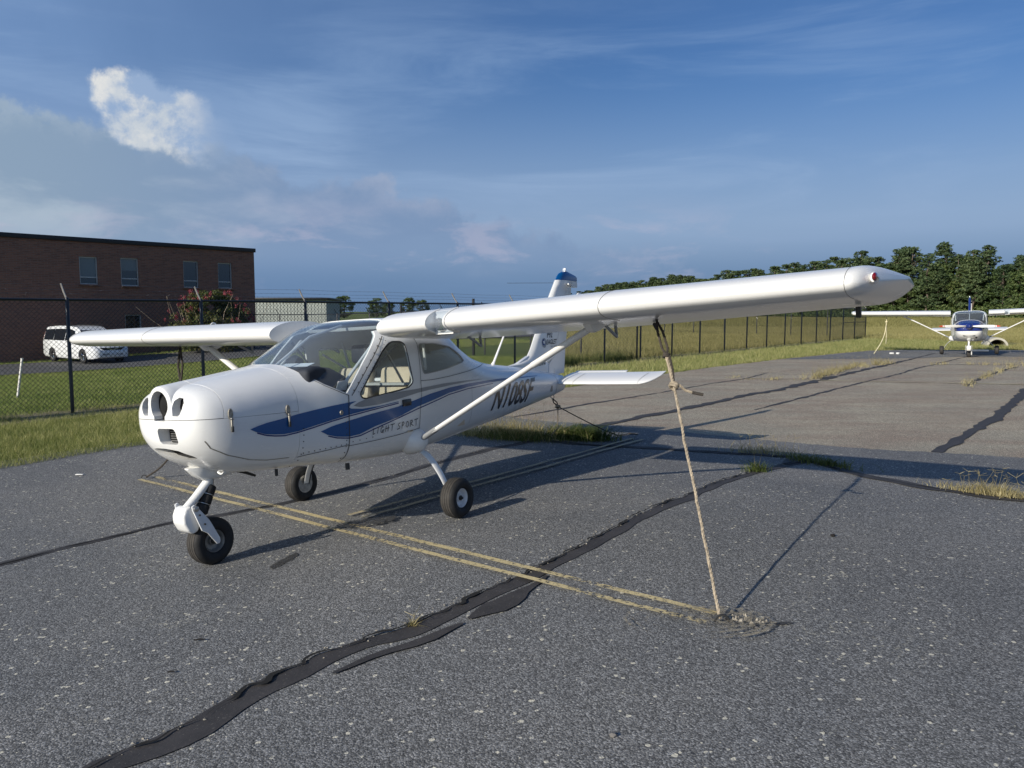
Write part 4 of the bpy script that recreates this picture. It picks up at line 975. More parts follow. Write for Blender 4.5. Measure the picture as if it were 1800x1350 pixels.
# ---- landing gear
tb = math.tan(BANK)
def wheel(cx, cy, cz, rad, half, name, rimm, sg, spokes=False):
    g = thing(name, None, None); g.parent = AIR; g.location = (cx, cy, cz)
    rr = rad * .46
    t = [(rr, -half * .62), (rr * 1.12, -half * .86), (rad * .70, -half), (rad * .86, -half * .93), (rad * .955, -half * .66), (rad * .985, -half * .40)]
    MB().lathe(t + [(rad * .99, -half * .36), (rad, -half * .2)][:1] + [(a, -h) for a, h in t[::-1]], 40, 'y', closed=True).build('tyre', M['rubber'], g, ang=50)
    tr = []
    for h in np.linspace(-.40, .40, 5):
        tr.append(h)
    for i in range(4):
        h0, h1 = -half * .62 + i * half * .31 + .003, -half * .62 + (i + 1) * half * .31 - .003
        e0, e1 = (1 - .035 * abs(h0 / half) ** 2 * 1.6), (1 - .035 * abs(h1 / half) ** 2 * 1.6)
        MB().lathe([(rad * .93, h0), (rad * e0, h0), (rad * e1, h1), (rad * .93, h1)], 40, 'y', closed=True).build('tread', M['tread'], g, ang=30)
    rim = MB().lathe([(rr * 1.05, half * .70), (rr, half * .74), (rr * .86, half * .52), (rr * .80, half * .20), (rr * .45, half * .22), (rr * .36, half * .48), (rr * .30, half * .50), (rr * .30, -half * .50), (rr * .36, -half * .48), (rr * .45, -half * .22), (rr * .80, -half * .2), (rr * .86, -half * .52), (rr, -half * .74), (rr * 1.05, -half * .70)], 32, 'y', closed=True).build('rim', rimm, g, ang=35)
    MB().lathe([(rr * .26, -half * .8), (rr * .26, half * .62), (rr * .14, half * .66), (rr * .12, half * .85), (rr * .05, half * .88)], 12, 'y').build('axle_nut', M['darksteel'], g)
    if sg: 
        q = half * .80 * -sg
        d = MB(); k = 28; P = [((rr * (1.30 + (.08 if i % 2 else -.06))) * math.cos(6.283 * i / k), (rr * (1.30 + (.08 if i % 2 else -.06))) * math.sin(6.283 * i / k)) for i in range(k)]
        d.prism(P, 'y', q - .004, q + .004); d.build('brake_disc', M['steel'], g, sm=False)
        MB().box((-.03, q, .05), (.07, .05, .06)).build('brake_caliper', M['rim'], g, bevel=.008)
    return g
for sg in (1, -1):
    cy = sg * .835; cz = .157
    wheel(-.02, cy, cz, .157, .068, 'main_wheel', M['rimwhite'], sg)
    pts = [(-.01, sg * .38, .515), (-.012, sg * .48, .525), (-.014, sg * .56, .49), (-.016, sg * .635, .415), (-.018, sg * .70, .32), (-.02, sg * .745, .235 ), (-.02, sg * .765, .165 + 0)]
    pts = [tuple(x) for x in resample(pts, 26)]
    for _ in range(3): pts = [pts[0]] + [tuple((np.array(pts[i - 1]) + 2 * np.array(pts[i]) + np.array(pts[i + 1])) / 4) for i in range(1, len(pts) - 1)] + [pts[-1]]
    lg = MB().tube(pts, list(np.linspace(.050, .032, len(pts))), 12, flat=.20, up=(1, 0, 0)).build('gear_leg', M['white'], AIR)
    MB().tube([(p[0] - .048 + .016 * i / 26, p[1], p[2] - .012) for i, p in enumerate(pts)], .005, 6).build('brake_line', M['strap'], lg)
# nose gear
NG = thing('nose_gear', None, None); NG.parent = AIR
MB().tube([(1.625, 0, .66), (1.632, 0, .56)], .03, 14).build('steering_post', M['steel'], NG)
MB().tube([(1.632, 0, .585), (1.645, .0, .535), (1.745, 0, .455), (1.815, 0, .405)], [.032, .030, .027, .026], 14).build('trailing_strut', M['white'], NG)
MB().tube([(1.600, 0, .57), (1.612, 0, .515)], .016, 10).build('damper_rod', M['steel'], NG)
dm = MB(); a_, b_ = Vector((1.617, 0, .520)), Vector((1.710, 0, .350))
for i in range(3):
    p, q_ = a_.lerp(b_, i / 3 + .012), a_.lerp(b_, (i + 1) / 3 - .012)
    MB().tube([p, p.lerp(q_, .12), p.lerp(q_, .88), q_], [.036, .043, .043, .036], 18).build('rubber_spring', M['rubber'], NG)
    if i: MB().tube([a_.lerp(b_, i / 3 - .012), a_.lerp(b_, i / 3 + .012)], .045, 18).build('spring_plate', M['steel'], NG)
MB().tube([b_, Vector((1.735, 0, .31))], .02, 10).build('damper_foot', M['darksteel'], NG)
kn = MB(); P = [(1.818, .428), (1.862, .415), (1.882, .372), (1.880, .325), (1.852, .272), (1.815, .246), (1.775, .258), (1.758, .30), (1.79, .36), (1.80, .405)]
kn.prism(P, 'y', -.060, .060); kn.build('knee_fairing', M['white'], NG, bevel=.018, seg=3)
for sg in (1, -1):
    fk = MB(); P = [(1.838, .428), (1.818, .436), (1.795, .415), (1.715, .320), (1.695, .285), (1.642, .185), (1.640, .165), (1.650, .150), (1.668, .152), (1.735, .238), (1.775, .262), (1.835, .405)]
    fk.prism(P, 'y', sg * .052, sg * .062); f_ = fk.build('fork_arm', M['rimwhite'], NG, bevel=.003)
    f_.location.y = sg * .028
    if sg > 0: MB().lathe([(.018, 0), (.018, .012 * sg), (.009, .015 * sg)], 12, 'y', (1.815, sg * .0915, .410)).build('pivot_bolt', M['steel'], NG)
    for bx, bz in ((1.79, .365), (1.755, .30)): MB().lathe([(.007, 0), (.006, .007 * sg)], 8, 'y', (bx, sg * .092, bz)).build('fork_bolt', M['darksteel'], NG)
    MB().box((1.735, sg * .055, .275), (.05, .06, .03)).build('fork_bracket', M['darksteel'], NG, bevel=.004)
wheel(1.645, 0, .160, .160, .066, 'nose_wheel', M['rim'], 0)

# ---- tail
FLE = np.array([(-2.42, 1.045), (-2.65, 1.066), (-2.80, 1.092), (-2.90, 1.135), (-2.98, 1.205), (-3.06, 1.30), (-3.12, 1.37), (-3.44, 1.705), (-3.758, 2.040), (-3.80, 2.085), (-3.86, 2.122), (-3.95, 2.146), (-4.07, 2.155)])
FTE = np.array([(-3.87, .86), (-3.885, .90), (-3.95, 1.20), (-4.20, 1.93), (-4.235, 1.985), (-4.385, 1.985), (-4.385, 2.06), (-4.38, 2.105), (-4.07, 2.155)])
def fle(z): return np.interp(z, FLE[:, 1], FLE[:, 0])
def fte(z):
    return np.interp(z, [.80, .90, 1.20, 1.93], [-3.86, -3.885, -3.95, -4.20]) if z < 1.955 else (-4.39 if z < 2.10 else np.interp(z, [2.10, 2.155], [-4.38, -4.09]))
def plate(name, zs, f0, f1, m, parent=AIR, slope=0.0, n=14):
    """slab of the fin between chord fractions, with an aerofoil thickness"""
    secs = []
    for z in zs:
        a, c = fle(z), fte(z); t = np.linspace(f0, f1, n)
        X = a + (c - a) * t; ch_ = a - c; h = np.minimum(.040, .055 * ch_ + .004) * (2.97 * np.sqrt(np.clip(t, 0, 1)) - 1.26 * t - 3.52 * t ** 2 + 2.84 * t ** 3 - 1.02 * t ** 4) / 1.0 + .002
        zz = z + slope * (X - a)
        secs.append([(x, hh, q) for x, hh, q in zip(X, h, zz)] + [(x, -hh, q) for x, hh, q in zip(X[::-1], h[::-1], zz[::-1])])
    return loft(secs).build(name, m, parent, ang=40)
fin = plate('fin', np.r_[1.045, 1.066, 1.092, 1.135, 1.205, 1.30, np.linspace(1.37, 2.035, 14)], 0, .66, M['white'])
plate('rudder', np.r_[.87, np.linspace(.93, 1.93, 14), 1.95], .668, 1, M['white'])
plate('rudder_tip', np.r_[1.957, 1.975, 2.00, 2.033], .668, 1, M['white'])
plate('fin_cap', np.r_[2.037, 2.06, 2.085, 2.105, 2.122, 2.135, 2.146, 2.153], 0, 1, M['blue'])
# filler under the fin leading strake
MB().prism([(-2.40, 1.03), (-2.65, 1.066), (-2.9, 1.134), (-3.2, 1.10), (-3.58, .95), (-3.58, .86), (-3.0, .90)], 'y', -.022, .022).build('fin_root', M['white'], AIR, bevel=.01)
bc = MB().lathe([(.022, 0), (.022, .03), (.017, .045), (.005, .05)], 14, 'z', (-4.03, 0, 2.15)).build('tail_beacon', M['lamp'], AIR)
MB().tube([(-4.12, .02, 1.985), (-4.02, .065, 1.985), (-3.97, .07, 1.985)], [.012, .014, .010], 8).build('rudder_balance', M['white'], AIR)
MB().tube([(-3.92, 0, 2.0), (-3.80, -.06, 2.005), (-3.42, -.42, 2.02)], .0022, 5).build('tail_aerial', M['darksteel'], AIR)
an = MB(); an.tube([(-2.10, 0, 1.07), (-2.14, 0, 1.11), (-2.40, 0, 1.40), (-2.43, 0, 1.43)], [.022, .013, .008, .005], 8).build('whip_antenna', M['white_clean'], AIR)
# stabilator: all-moving, nose down
PI_ = R(-11.5)
def ssec(Y, XL, XT, th=.10, dz=0):
    c = XL - XT; out = []
    xs_ = (1 - np.cos(np.linspace(0, math.pi, 14))) / 2; yt = 5 * th * (.2969 * np.sqrt(xs_) - .126 * xs_ - .3516 * xs_ ** 2 + .2843 * xs_ ** 3 - .1036 * xs_ ** 4) * c
    for x, z in list(zip(xs_[::-1], yt[::-1])) + list(zip(xs_[1:-1], -yt[1:-1])):
        X = XL - c * x; lx = X + 3.62; out.append((-3.62 + lx * math.cos(PI_) - z * math.sin(PI_) * -1, Y * .90, .795 + lx * math.sin(PI_) + z * math.cos(PI_) + dz))
    return out
for sg in (1, -1):
    secs = [ssec(sg * Y, -3.47, -3.98) for Y in (.09, .4, .8, 1.15, 1.22)] + [ssec(sg * Y, a, c, t_) for Y, a, c, t_ in ((1.27, -3.50, -3.985, .085), (1.31, -3.56, -3.99, .07), (1.345, -3.66, -3.995, .055), (1.37, -3.80, -4.0, .04))]
    sb = loft(secs).build('stabilator', M['white_clean'], AIR, ang=40)
    tb_ = [ssec(sg * Y, -3.985, -4.065, .10) for Y in (.12, .86)]; loft(tb_).build('trim_tab', M['white_clean'], sb)
    for Yj in (.33, 1.20):
        pts = [(p[0], p[1], p[2] + .002) for p in ssec(sg * Yj, -3.47, -3.98)[:14] if p[0] > -3.9]; MB().tube(pts, .0018, 4).build('skin_joint', M['latch'], sb)
# tail cone end fairing and tie-down ring
tc_ = MB(); V = []; n = 20
for X, w_, zb, zt in ((-3.5, .10, .622, .885), (-3.65, .075, .637, .86), (-3.78, .05, .66, .83), (-3.88, .02, .70, .79)):
    V += [(X, w_ * math.cos(q), (zb + zt) / 2 + (zt - zb) / 2 * math.sin(q)) for q in np.linspace(0, 6.28319, n + 1)[:-1]]
tc_.add(V, [(i * n + j, i * n + (j + 1) % n, (i + 1) * n + (j + 1) % n, (i + 1) * n + j) for i in range(3) for j in range(n)] + [tuple(range(n)), tuple(3 * n + j for j in reversed(range(n)))]).build('tail_cone', M['white'], AIR)
skin_line('panel_seam', [(-3.44, .64), (-3.40, .72), (-3.44, .80), (-3.40, .88)], .006, M['seam'], .004, 1)
TR = [(-3.52, .022 * math.cos(a), .600 + .022 * math.sin(a)) for a in np.linspace(0, 6.283, 13)]
MB().tube(TR, .005, 6, cap=False).build('tail_ring', M['steel'], AIR)

# ---- markings on the fin
def fy(X, Z):
    a, c = fle(Z), fte(Z); t = min(max((a - X) / (a - c), 0), 1); ch_ = a - c
    return min(.040, .055 * ch_ + .004) * (2.97 * math.sqrt(t) - 1.26 * t - 3.52 * t * t + 2.84 * t ** 3 - 1.02 * t ** 4) + .002 + .002
fp = lambda X, Z: (X, fy(X, Z), Z)
def fquad(x0, x1, z0, z1, sl=.0): return [(x0, z0), (x1, z0), (x1 - sl, z1), (x0 - sl, z1)]
quad_text('fin_lettering', 'P92', fquad(-3.355, -3.505, 1.325, 1.395, .012), M['black'], fp, .02)
quad_text('fin_lettering', 'EAGLET', fquad(-3.335, -3.635, 1.245, 1.305, .012), M['black'], fp, .02)
quad_text('fin_lettering', 'Light Sport', fquad(-3.45, -3.64, 1.205, 1.235, .006), M['greystripe'], fp)
quad_text('fin_lettering', 'TECNAM', fquad(-3.07, -3.30, 1.005, 1.045, .0), M['black'], fp, .015)
def disc(cx, cz, rx, rz, n=24): return [(cx + rx * math.cos(a), cz + rz * math.sin(a)) for a in np.linspace(0, 6.2832, n + 1)[:-1]]
def flat(name, poly, m, off=0, parent=AIR):
    V = [(X, fy(X, Z) + off, Z) for X, Z in poly]; cx = sum(p[0] for p in V) / len(V), sum(p[1] for p in V) / len(V), sum(p[2] for p in V) / len(V)
    return MB().add(V + [cx], [(i, (i + 1) % len(V), len(V)) for i in range(len(V))]).build(name, m, parent, sm=False)
em = flat('fin_emblem', disc(-3.275, 1.268, .062, .058), M['greystripe'])
flat('emblem_field', disc(-3.262, 1.275, .040, .038), M['navy'], .001, em); flat('emblem_wing', [(-3.235, 1.30), (-3.262, 1.25), (-3.285, 1.262), (-3.30, 1.315), (-3.268, 1.285)], M['white_clean'], .002, em)

# ---- bring the drawn stations to true proportions and set the aircraft down on the tarmac
GX = np.array([-4, -3, -2, -1, 0, .4, .8, 1.2, 1.6, 2.0]); GY = np.array([-3.17, -2.415, -1.635, -.827, .009, .352, .699, 1.052, 1.41, 1.773])
YX = np.array([0, .552, 1.085, 2.02, 2.454, 3.71, 4.03, 4.5]); YY = np.array([0, .552, 1.055, 1.99, 2.395, 3.53, 3.715, 4.0])
def warp(P):
    P = np.atleast_2d(np.asarray(P, float)); X, Y, Z = P.T
    X0 = np.where(X > 2, 1.773 + (X - 2) * .91, np.where(X < -4, -3.17 + (X + 4) * .755, np.interp(X, GX, GY)))
    X1 = X0 * (1 - np.where(X > 0, .015, .028) * np.minimum(np.abs(Y), .6) / .5)
    return np.stack([X1, np.sign(Y) * np.interp(np.abs(Y), YX, YY), 1.046 - .009 * X + (Z - 1.1) * (.932 + .0165 * X)], 1)
WARPED = set()
def warp_mesh(me, off=(0, 0, 0)):
    if me.name in WARPED: return
    n = len(me.vertices); a = np.empty(n * 3, np.float32); me.vertices.foreach_get('co', a); a = warp(a.reshape(-1, 3) + np.array(off)); me.vertices.foreach_set('co', a.astype(np.float32).ravel()); me.update(); WARPED.add(me.name)
def warp_tree(o):
    for ch in o.children:
        if ch.name.split('.')[0] in ('main_wheel', 'nose_wheel'):
            ch.location = warp(ch.location)[0]; ch.scale = (.92, .92, .92); continue
        if ch.type == 'MESH': warp_mesh(ch.data, ch.location); ch.location = (0, 0, 0)
        warp_tree(ch)
warp_tree(AIR)
def scaled_pose(o, x, y, z, yaw, bank, k):
    m = pose_matrix(x, y, yaw, bank); m[2][3] = z; m = m @ Matrix.Scale(k, 4); o.matrix_world = m; return m
YAW, BANK = R(33.309), R(3.327)
scaled_pose(AIR, -1.13545, 6.30278, .00568, YAW, BANK, 1.055)
# ------------------------------------------------------------------ ropes
bpy.context.view_layer.update()
def W(p): return AIR.matrix_world @ Vector(warp(p)[0])
def rope_curve(pts, n=40, sag=0.0, wig=.004):
    q = resample([tuple(p) for p in pts], n); t = np.linspace(0, 1, n); q[:, 2] -= sag * np.sin(math.pi * t)
    return q + rng.normal(0, wig, q.shape) * np.sin(math.pi * t)[:, None]
def twisted(pts, r, strands=3, pitch=.07, n_side=5):
    """a laid rope: strands wound round the centre line"""
    p = np.array(pts, float); L = np.r_[0, np.cumsum(np.linalg.norm(np.diff(p, axis=0), axis=1))]; n = max(12, int(L[-1] / (pitch / 7)))
    d = np.linspace(0, L[-1], n); q = np.stack([np.interp(d, L, p[:, k]) for k in range(3)], 1)
    t = np.gradient(q, axis=0); t /= np.linalg.norm(t, axis=1)[:, None]; a = np.cross(t, [.3, .9, .31]); a /= np.linalg.norm(a, axis=1)[:, None]; c = np.cross(t, a); mb = MB()
    for s in range(strands):
        ph = 6.283 * (d / pitch + s / strands); mb.tube(q + (a * np.cos(ph)[:, None] + c * np.sin(ph)[:, None]) * r * .52, r * .56, n_side)
    return mb
def knot(c, r, rr, turns=2.5, tilt=(1, .2, .3)):
    t = np.linspace(0, 6.283 * turns, int(26 * turns)); ax = Vector(tilt).normalized(); a = ax.orthogonal().normalized(); b_ = ax.cross(a)
    return [tuple(Vector(c) + a * rr * math.cos(x) + b_ * rr * math.sin(x) + ax * (r * 1.6) * (i / len(t) - .5) * turns) for i, x in enumerate(t)]
# near wing
foot = Vector(gz(1.095, 3.985, .03)); PIT = Vector(gz(1.10, 3.985)); eye = W((-.05, 2.454, 1.432)); 
near_rope = thing('tie_down_rope', 'weathered tan rope from the near wing to a pit in the asphalt, loose end out', 'rope', foot, group='tie-down ropes')
def under(root, name, mb, m, **k):
    o = mb.build(name, m, root, **k); o.matrix_parent_inverse = Matrix.Translation(-Vector(root.location)); return o
k1 = eye.lerp(foot, .145) + Vector((.015, 0, 0)); k2 = eye.lerp(foot, .265) + Vector((.02, 0, 0))
under(near_rope, 'rope_strand', twisted(rope_curve([k2, foot.lerp(k2, .3), foot], 30, 0, .002), .0085), M['rope'])
for dx in (-.014, .018):
    under(near_rope, 'rope_loop', twisted([eye, eye.lerp(k1, .3) + Vector((dx, .0, 0)), eye.lerp(k1, .8) + Vector((dx * 1.1, 0, 0)), k1], .0085), M['ropedark'])
under(near_rope, 'rope_strand', twisted([k1, k1.lerp(k2, .5), k2], .012), M['rope']); under(near_rope, 'rope_strand', twisted([k1 + Vector((.016, -.006, 0)), k1.lerp(k2, .5) + Vector((.014, -.01, 0)), k2], .008), M['ropedark'])
under(near_rope, 'knot', MB().tube(knot(k1, .007, .016, 2.3, (.2, .3, 1)), .0085, 7), M['ropedark'])
under(near_rope, 'knot', MB().tube(knot(k2, .009, .021, 2.0, (.5, .4, .8)), .0105, 7), M['rope'])
e0 = k2 + Vector((.03, -.01, .005)); e1 = e0 + Vector((.075, -.01, -.045)); e2 = e1 + Vector((.065, -.01, -.012))
under(near_rope, 'rope_end', twisted([e0, e0.lerp(e1, .5) + Vector((0, 0, -.01)), e1], .008), M['rope']); under(near_rope, 'rope_end', MB().tube([e1, e2], .010, 7), M['ropedark'])
ar = MB().tube([(PIT.x + .005 + .035 * math.cos(a), PIT.y, PIT.z + .012 + .035 * math.sin(a)) for a in np.linspace(0, math.pi, 12)], .007, 6); under(near_rope, 'anchor_ring', ar, M['darksteel'])
# loose rubble round the pit
rb = MB()
for i in range(40):
    a = rng.uniform(-.7, 1.2); d_ = rng.uniform(.05, .21); x, y = PIT.x + .02 + d_ * math.cos(a), PIT.y + d_ * .5 * math.sin(a); zq = PIT.z; r = rng.uniform(.004, .011)
    rb.add([(x + r * math.cos(q) * rng.uniform(.6, 1.3), y + r * math.sin(q) * rng.uniform(.6, 1.3), zq + .02) for q in (0, 1.2, 2.5, 3.7, 5)] + [(x, y, zq + .022 + r * rng.uniform(.5, 1.2))], [(0, 1, 5), (1, 2, 5), (2, 3, 5), (3, 4, 5), (4, 0, 5)])
o = rb.build('pit_rubble', M['gritm'], sm=False); o['kind'] = 'stuff'
# far wing
footf = Vector(gz(-3.60, 7.58, .02)); eyef = W((-.05, -2.454, 1.432))
far_rope = thing('tie_down_rope', 'thin dark rope from the far wing hanging slack to the tarmac behind the nose', 'rope', footf, group='tie-down ropes')
kf = eyef + Vector((.0, -.02, -.36))
for dx in (-.016, .016): under(far_rope, 'rope_loop', MB().tube([eyef, eyef.lerp(kf, .5) + Vector((dx * 1.4, 0, 0)), kf], .012, 6), M['ropedark'])
pts = [kf]; 
for t in np.linspace(.06, 1, 14): 
    p = kf.lerp(footf, t); p += Vector((.10, 0, -.17)) * math.sin(math.pi * t) ; p.z = max(p.z, float(zg(p.x, p.y)) + .012); pts.append(p)
under(far_rope, 'rope_strand', MB().tube(pts, .010, 7), M['ropedark']); under(far_rope, 'knot', MB().tube(knot(kf, .009, .02, 2, (.1, .2, 1)), .010, 6), M['rope'])
under(far_rope, 'anchor_ring', MB().tube([(footf.x - .02 + .03 * math.cos(a), footf.y, footf.z - .01 + .03 * math.sin(a)) for a in np.linspace(0, math.pi, 10)], .006, 6), M['darksteel'])
# tail
ring = W((-3.52, 0, .580)); ft = Vector(gz(.53, 9.86, .015)); kt = W((-3.62, 0.02, .47)); loose = Vector(gz(1.55, 10.35, .012))
tail_rope = thing('tie_down_rope', 'knotted cord under the tail, one end down into weeds and one lying along the tarmac', 'rope', ft, group='tie-down ropes')
for dx in (-.02, .02): under(tail_rope, 'rope_loop', MB().tube([ring, ring.lerp(kt, .5) + Vector((dx, 0, 0)), kt], .007, 6), M['ropedark'])
under(tail_rope, 'knot', MB().tube(knot(kt, .008, .024, 2.4, (.2, .5, 1)), .009, 6), M['rope'])
p1 = kt.lerp(ft, .62) + Vector((.03, 0, 0)); under(tail_rope, 'rope_strand', MB().tube([kt, kt.lerp(p1, .5), p1, ft + Vector((-.03, 0, .05)), ft, ft + Vector((.06, -.06, -.002))], .0065, 6), M['rope'])
ps_ = [kt]
for t in np.linspace(.1, 1, 12): p = kt.lerp(loose, t); p.z = max(float(zg(p.x, p.y)) + .012, kt.z * (1 - t) ** 1.15); ps_.append(p)
under(tail_rope, 'rope_strand', MB().tube(ps_ + [loose + Vector((.12, -.03, 0)), loose + Vector((.02, .05, 0))], .0065, 6), M['ropedark'])

# ------------------------------------------------------------------ second aircraft, parked further down the apron
def second_aircraft():
    x, y = 17.30, 29.60
    o = AIR.copy(); COL.objects.link(o); o.matrix_world = Matrix()
    tag(o, 'white high-wing light aircraft with dark blue nose and white propeller, parked further down the apron', 'aircraft')
    skip = {'upper_cowl', 'nose_cowl', 'lower_cowl', 'blue_stripe', 'pinstripe', 'grey_stripe', 'registration_lettering', 'side_lettering', 'fin_lettering', 'fin_emblem', 'rivets', 'placard', 'dash_card', 'map_sheet', 'cowl_latch', 'panel_seam', 'cowl_crease', 'tail_aerial', 'access_plate', 'static_port', 'fin', 'rudder', 'rudder_tip', 'fin_cap', 'dash_compass', 'wing_joint', 'skin_joint', 'door_gap', 'windscreen_trim', 'fork_bolt', 'pivot_bolt', 'latch_lever'}
    for ch in list(AIR.children):
        if ch.name.split('.')[0] not in skip: copy_tree(ch, o, skip)
    # rounded cowling: dark blue above, white below, with spinner and propeller
    xs = np.r_[XF + .0015, np.linspace(1.25, 1.9, 24), 1.93, 1.95, 1.957]
    c = body_mesh(xs, 0, 48).build('tmp', M['navy'], o, ang=50)
    k = prism_obj([(1.0, .2), (2.3, .2), (2.3, .90), (1.0, .93)], 'y', -1, 1); a = clone(c, 'lower_cowl'); boolean(a, k, 'INTERSECT'); a.data.materials.clear(); a.data.materials.append(M['white']); trash(k); smooth(a.data, 36)
    k = prism_obj([(1.0, .934), (2.3, .904), (2.3, 1.6), (1.0, 1.6)], 'y', -1, 1); u = clone(c, 'upper_cowl'); boolean(u, k, 'INTERSECT'); trash(k, c); smooth(u.data, 36)
    MB().prism(rpoly(0, .775, .34, .06, .025), 'x', 1.70, 1.895).build('air_intake_shade', M['hole'], a, sm=False)  # solid black plug, its colour stands in for shade in the slot
    MB().lathe([(.030, 0), (.030, .02)], 14, 'x', (1.80, .20, .69)).build('exhaust_bore_shade', M['hole'], a, sm=False)  # black disc in place of a shaded bore
    sp = MB().lathe([(.10, 1.955), (.108, 1.99), (.10, 2.05), (.075, 2.12), (.04, 2.165), (.005, 2.18)], 24, 'x', (0, 0, 1.075)).build('spinner', M['navy'], o)
    for sg in (1, -1):
        def blade(r0, r1, m, name):
            V = []; n = 10; rs = np.linspace(r0, r1, n)
            for r in rs:
                ch_ = np.interp(r, [.08, .2, .35, .6, .8, .86], [.05, .085, .105, .085, .05, .02]); tw = np.interp(r, [.08, .86], [R(52), R(16)]); th = np.interp(r, [.08, .86], [.024, .006])
                for u_, w_ in ((-.5, 0), (0, .5), (.5, 0), (0, -.5)):
                    V.append((2.03 + u_ * ch_ * math.sin(tw) * -1 * sg + w_ * th * math.cos(tw), sg * r, 1.075 + u_ * ch_ * math.cos(tw) + w_ * th * math.sin(tw) * sg - .015 * sg * r))
            return MB().add(V, [(i * 4 + j, i * 4 + (j + 1) % 4, (i + 1) * 4 + (j + 1) % 4, (i + 1) * 4 + j) for i in range(n - 1) for j in range(4)] + [(0, 1, 2, 3), tuple((n - 1) * 4 + j for j in (3, 2, 1, 0))]).build(name, m, o, ang=60)
        bl = blade(.08, .70, M['white_clean'], 'propeller_blade')
        for r0, r1, m, nm in ((.70, .72, M['red'], 'blade_band'), (.72, .75, M['white_clean'], 'blade_band'), (.75, .86, M['red'], 'blade_tip')):
            q = blade(r0, r1, m, nm); q.parent = bl
    plate('fin', np.r_[1.045, 1.066, 1.092, 1.135, 1.205, 1.30, np.linspace(1.37, 1.955, 12)], 0, .66, M['navy'], o)
    plate('rudder', np.r_[.87, np.linspace(.93, 1.93, 12), 1.95], .668, 1, M['navy'], o)
    plate('fin_cap', np.r_[1.957, 2.0, 2.06, 2.105, 2.135, 2.153], 0, 1, M['navy'], o)
    MB().tube([(-.9, .05, 1.33), (-1.0, .05, 1.62), (-1.06, .05, 1.86)], [.016, .009, .006], 8).build('whip_antenna', M['white_clean'], o)
    # rope hanging from its starboard wing
    mw = pose_matrix(x, y, 0, 0); warp_tree(o); mw = scaled_pose(o, x, y, .0, R(30.2), R(1.6), 1.12); e = mw @ Vector(warp((-.05, -2.6, 1.44))[0]); f = Vector((14.08, 30.4, .01))
    rp = thing('tie_down_rope', 'pale yellow rope bowing from the distant second aircraft wing, with a hanging tail', 'rope', f, group='tie-down ropes')
    pp = []
    for t in np.linspace(0, 1, 16): q = e.lerp(f, t); q += Vector((.14, 0, -.05)) * math.sin(math.pi * t); pp.append(q)
    under(rp, 'rope_strand', MB().tube(pp, .016, 6), M['ropepale']); q = pp[2]; under(rp, 'rope_end', MB().tube([q, q + Vector((.02, 0, -.3)), q + Vector((.03, .02, -.86))], .013, 6), M['ropepale'])
    under(rp, 'knot', MB().tube(knot(q, .014, .03, 2, (.2, .3, 1)), .016, 6), M['ropepale'])
    tow = thing('tow_bar', 'short white tow bar lying by the second aircraft wheel', 'tow bar', mw @ Vector((.2, .55, .0)))
    mm = MB(); mm.tube([(-.55, .1, .18), (.02, 0, .18)], .035, 8); mm.build('bar', M['white_clean'], tow)
    mm = MB(); mm.tube([(-.55, .1, .02), (-.55, .1, .18)], .02, 8); mm.build('wheel_leg', M['white_clean'], tow)
    return o
AIR2 = second_aircraft()

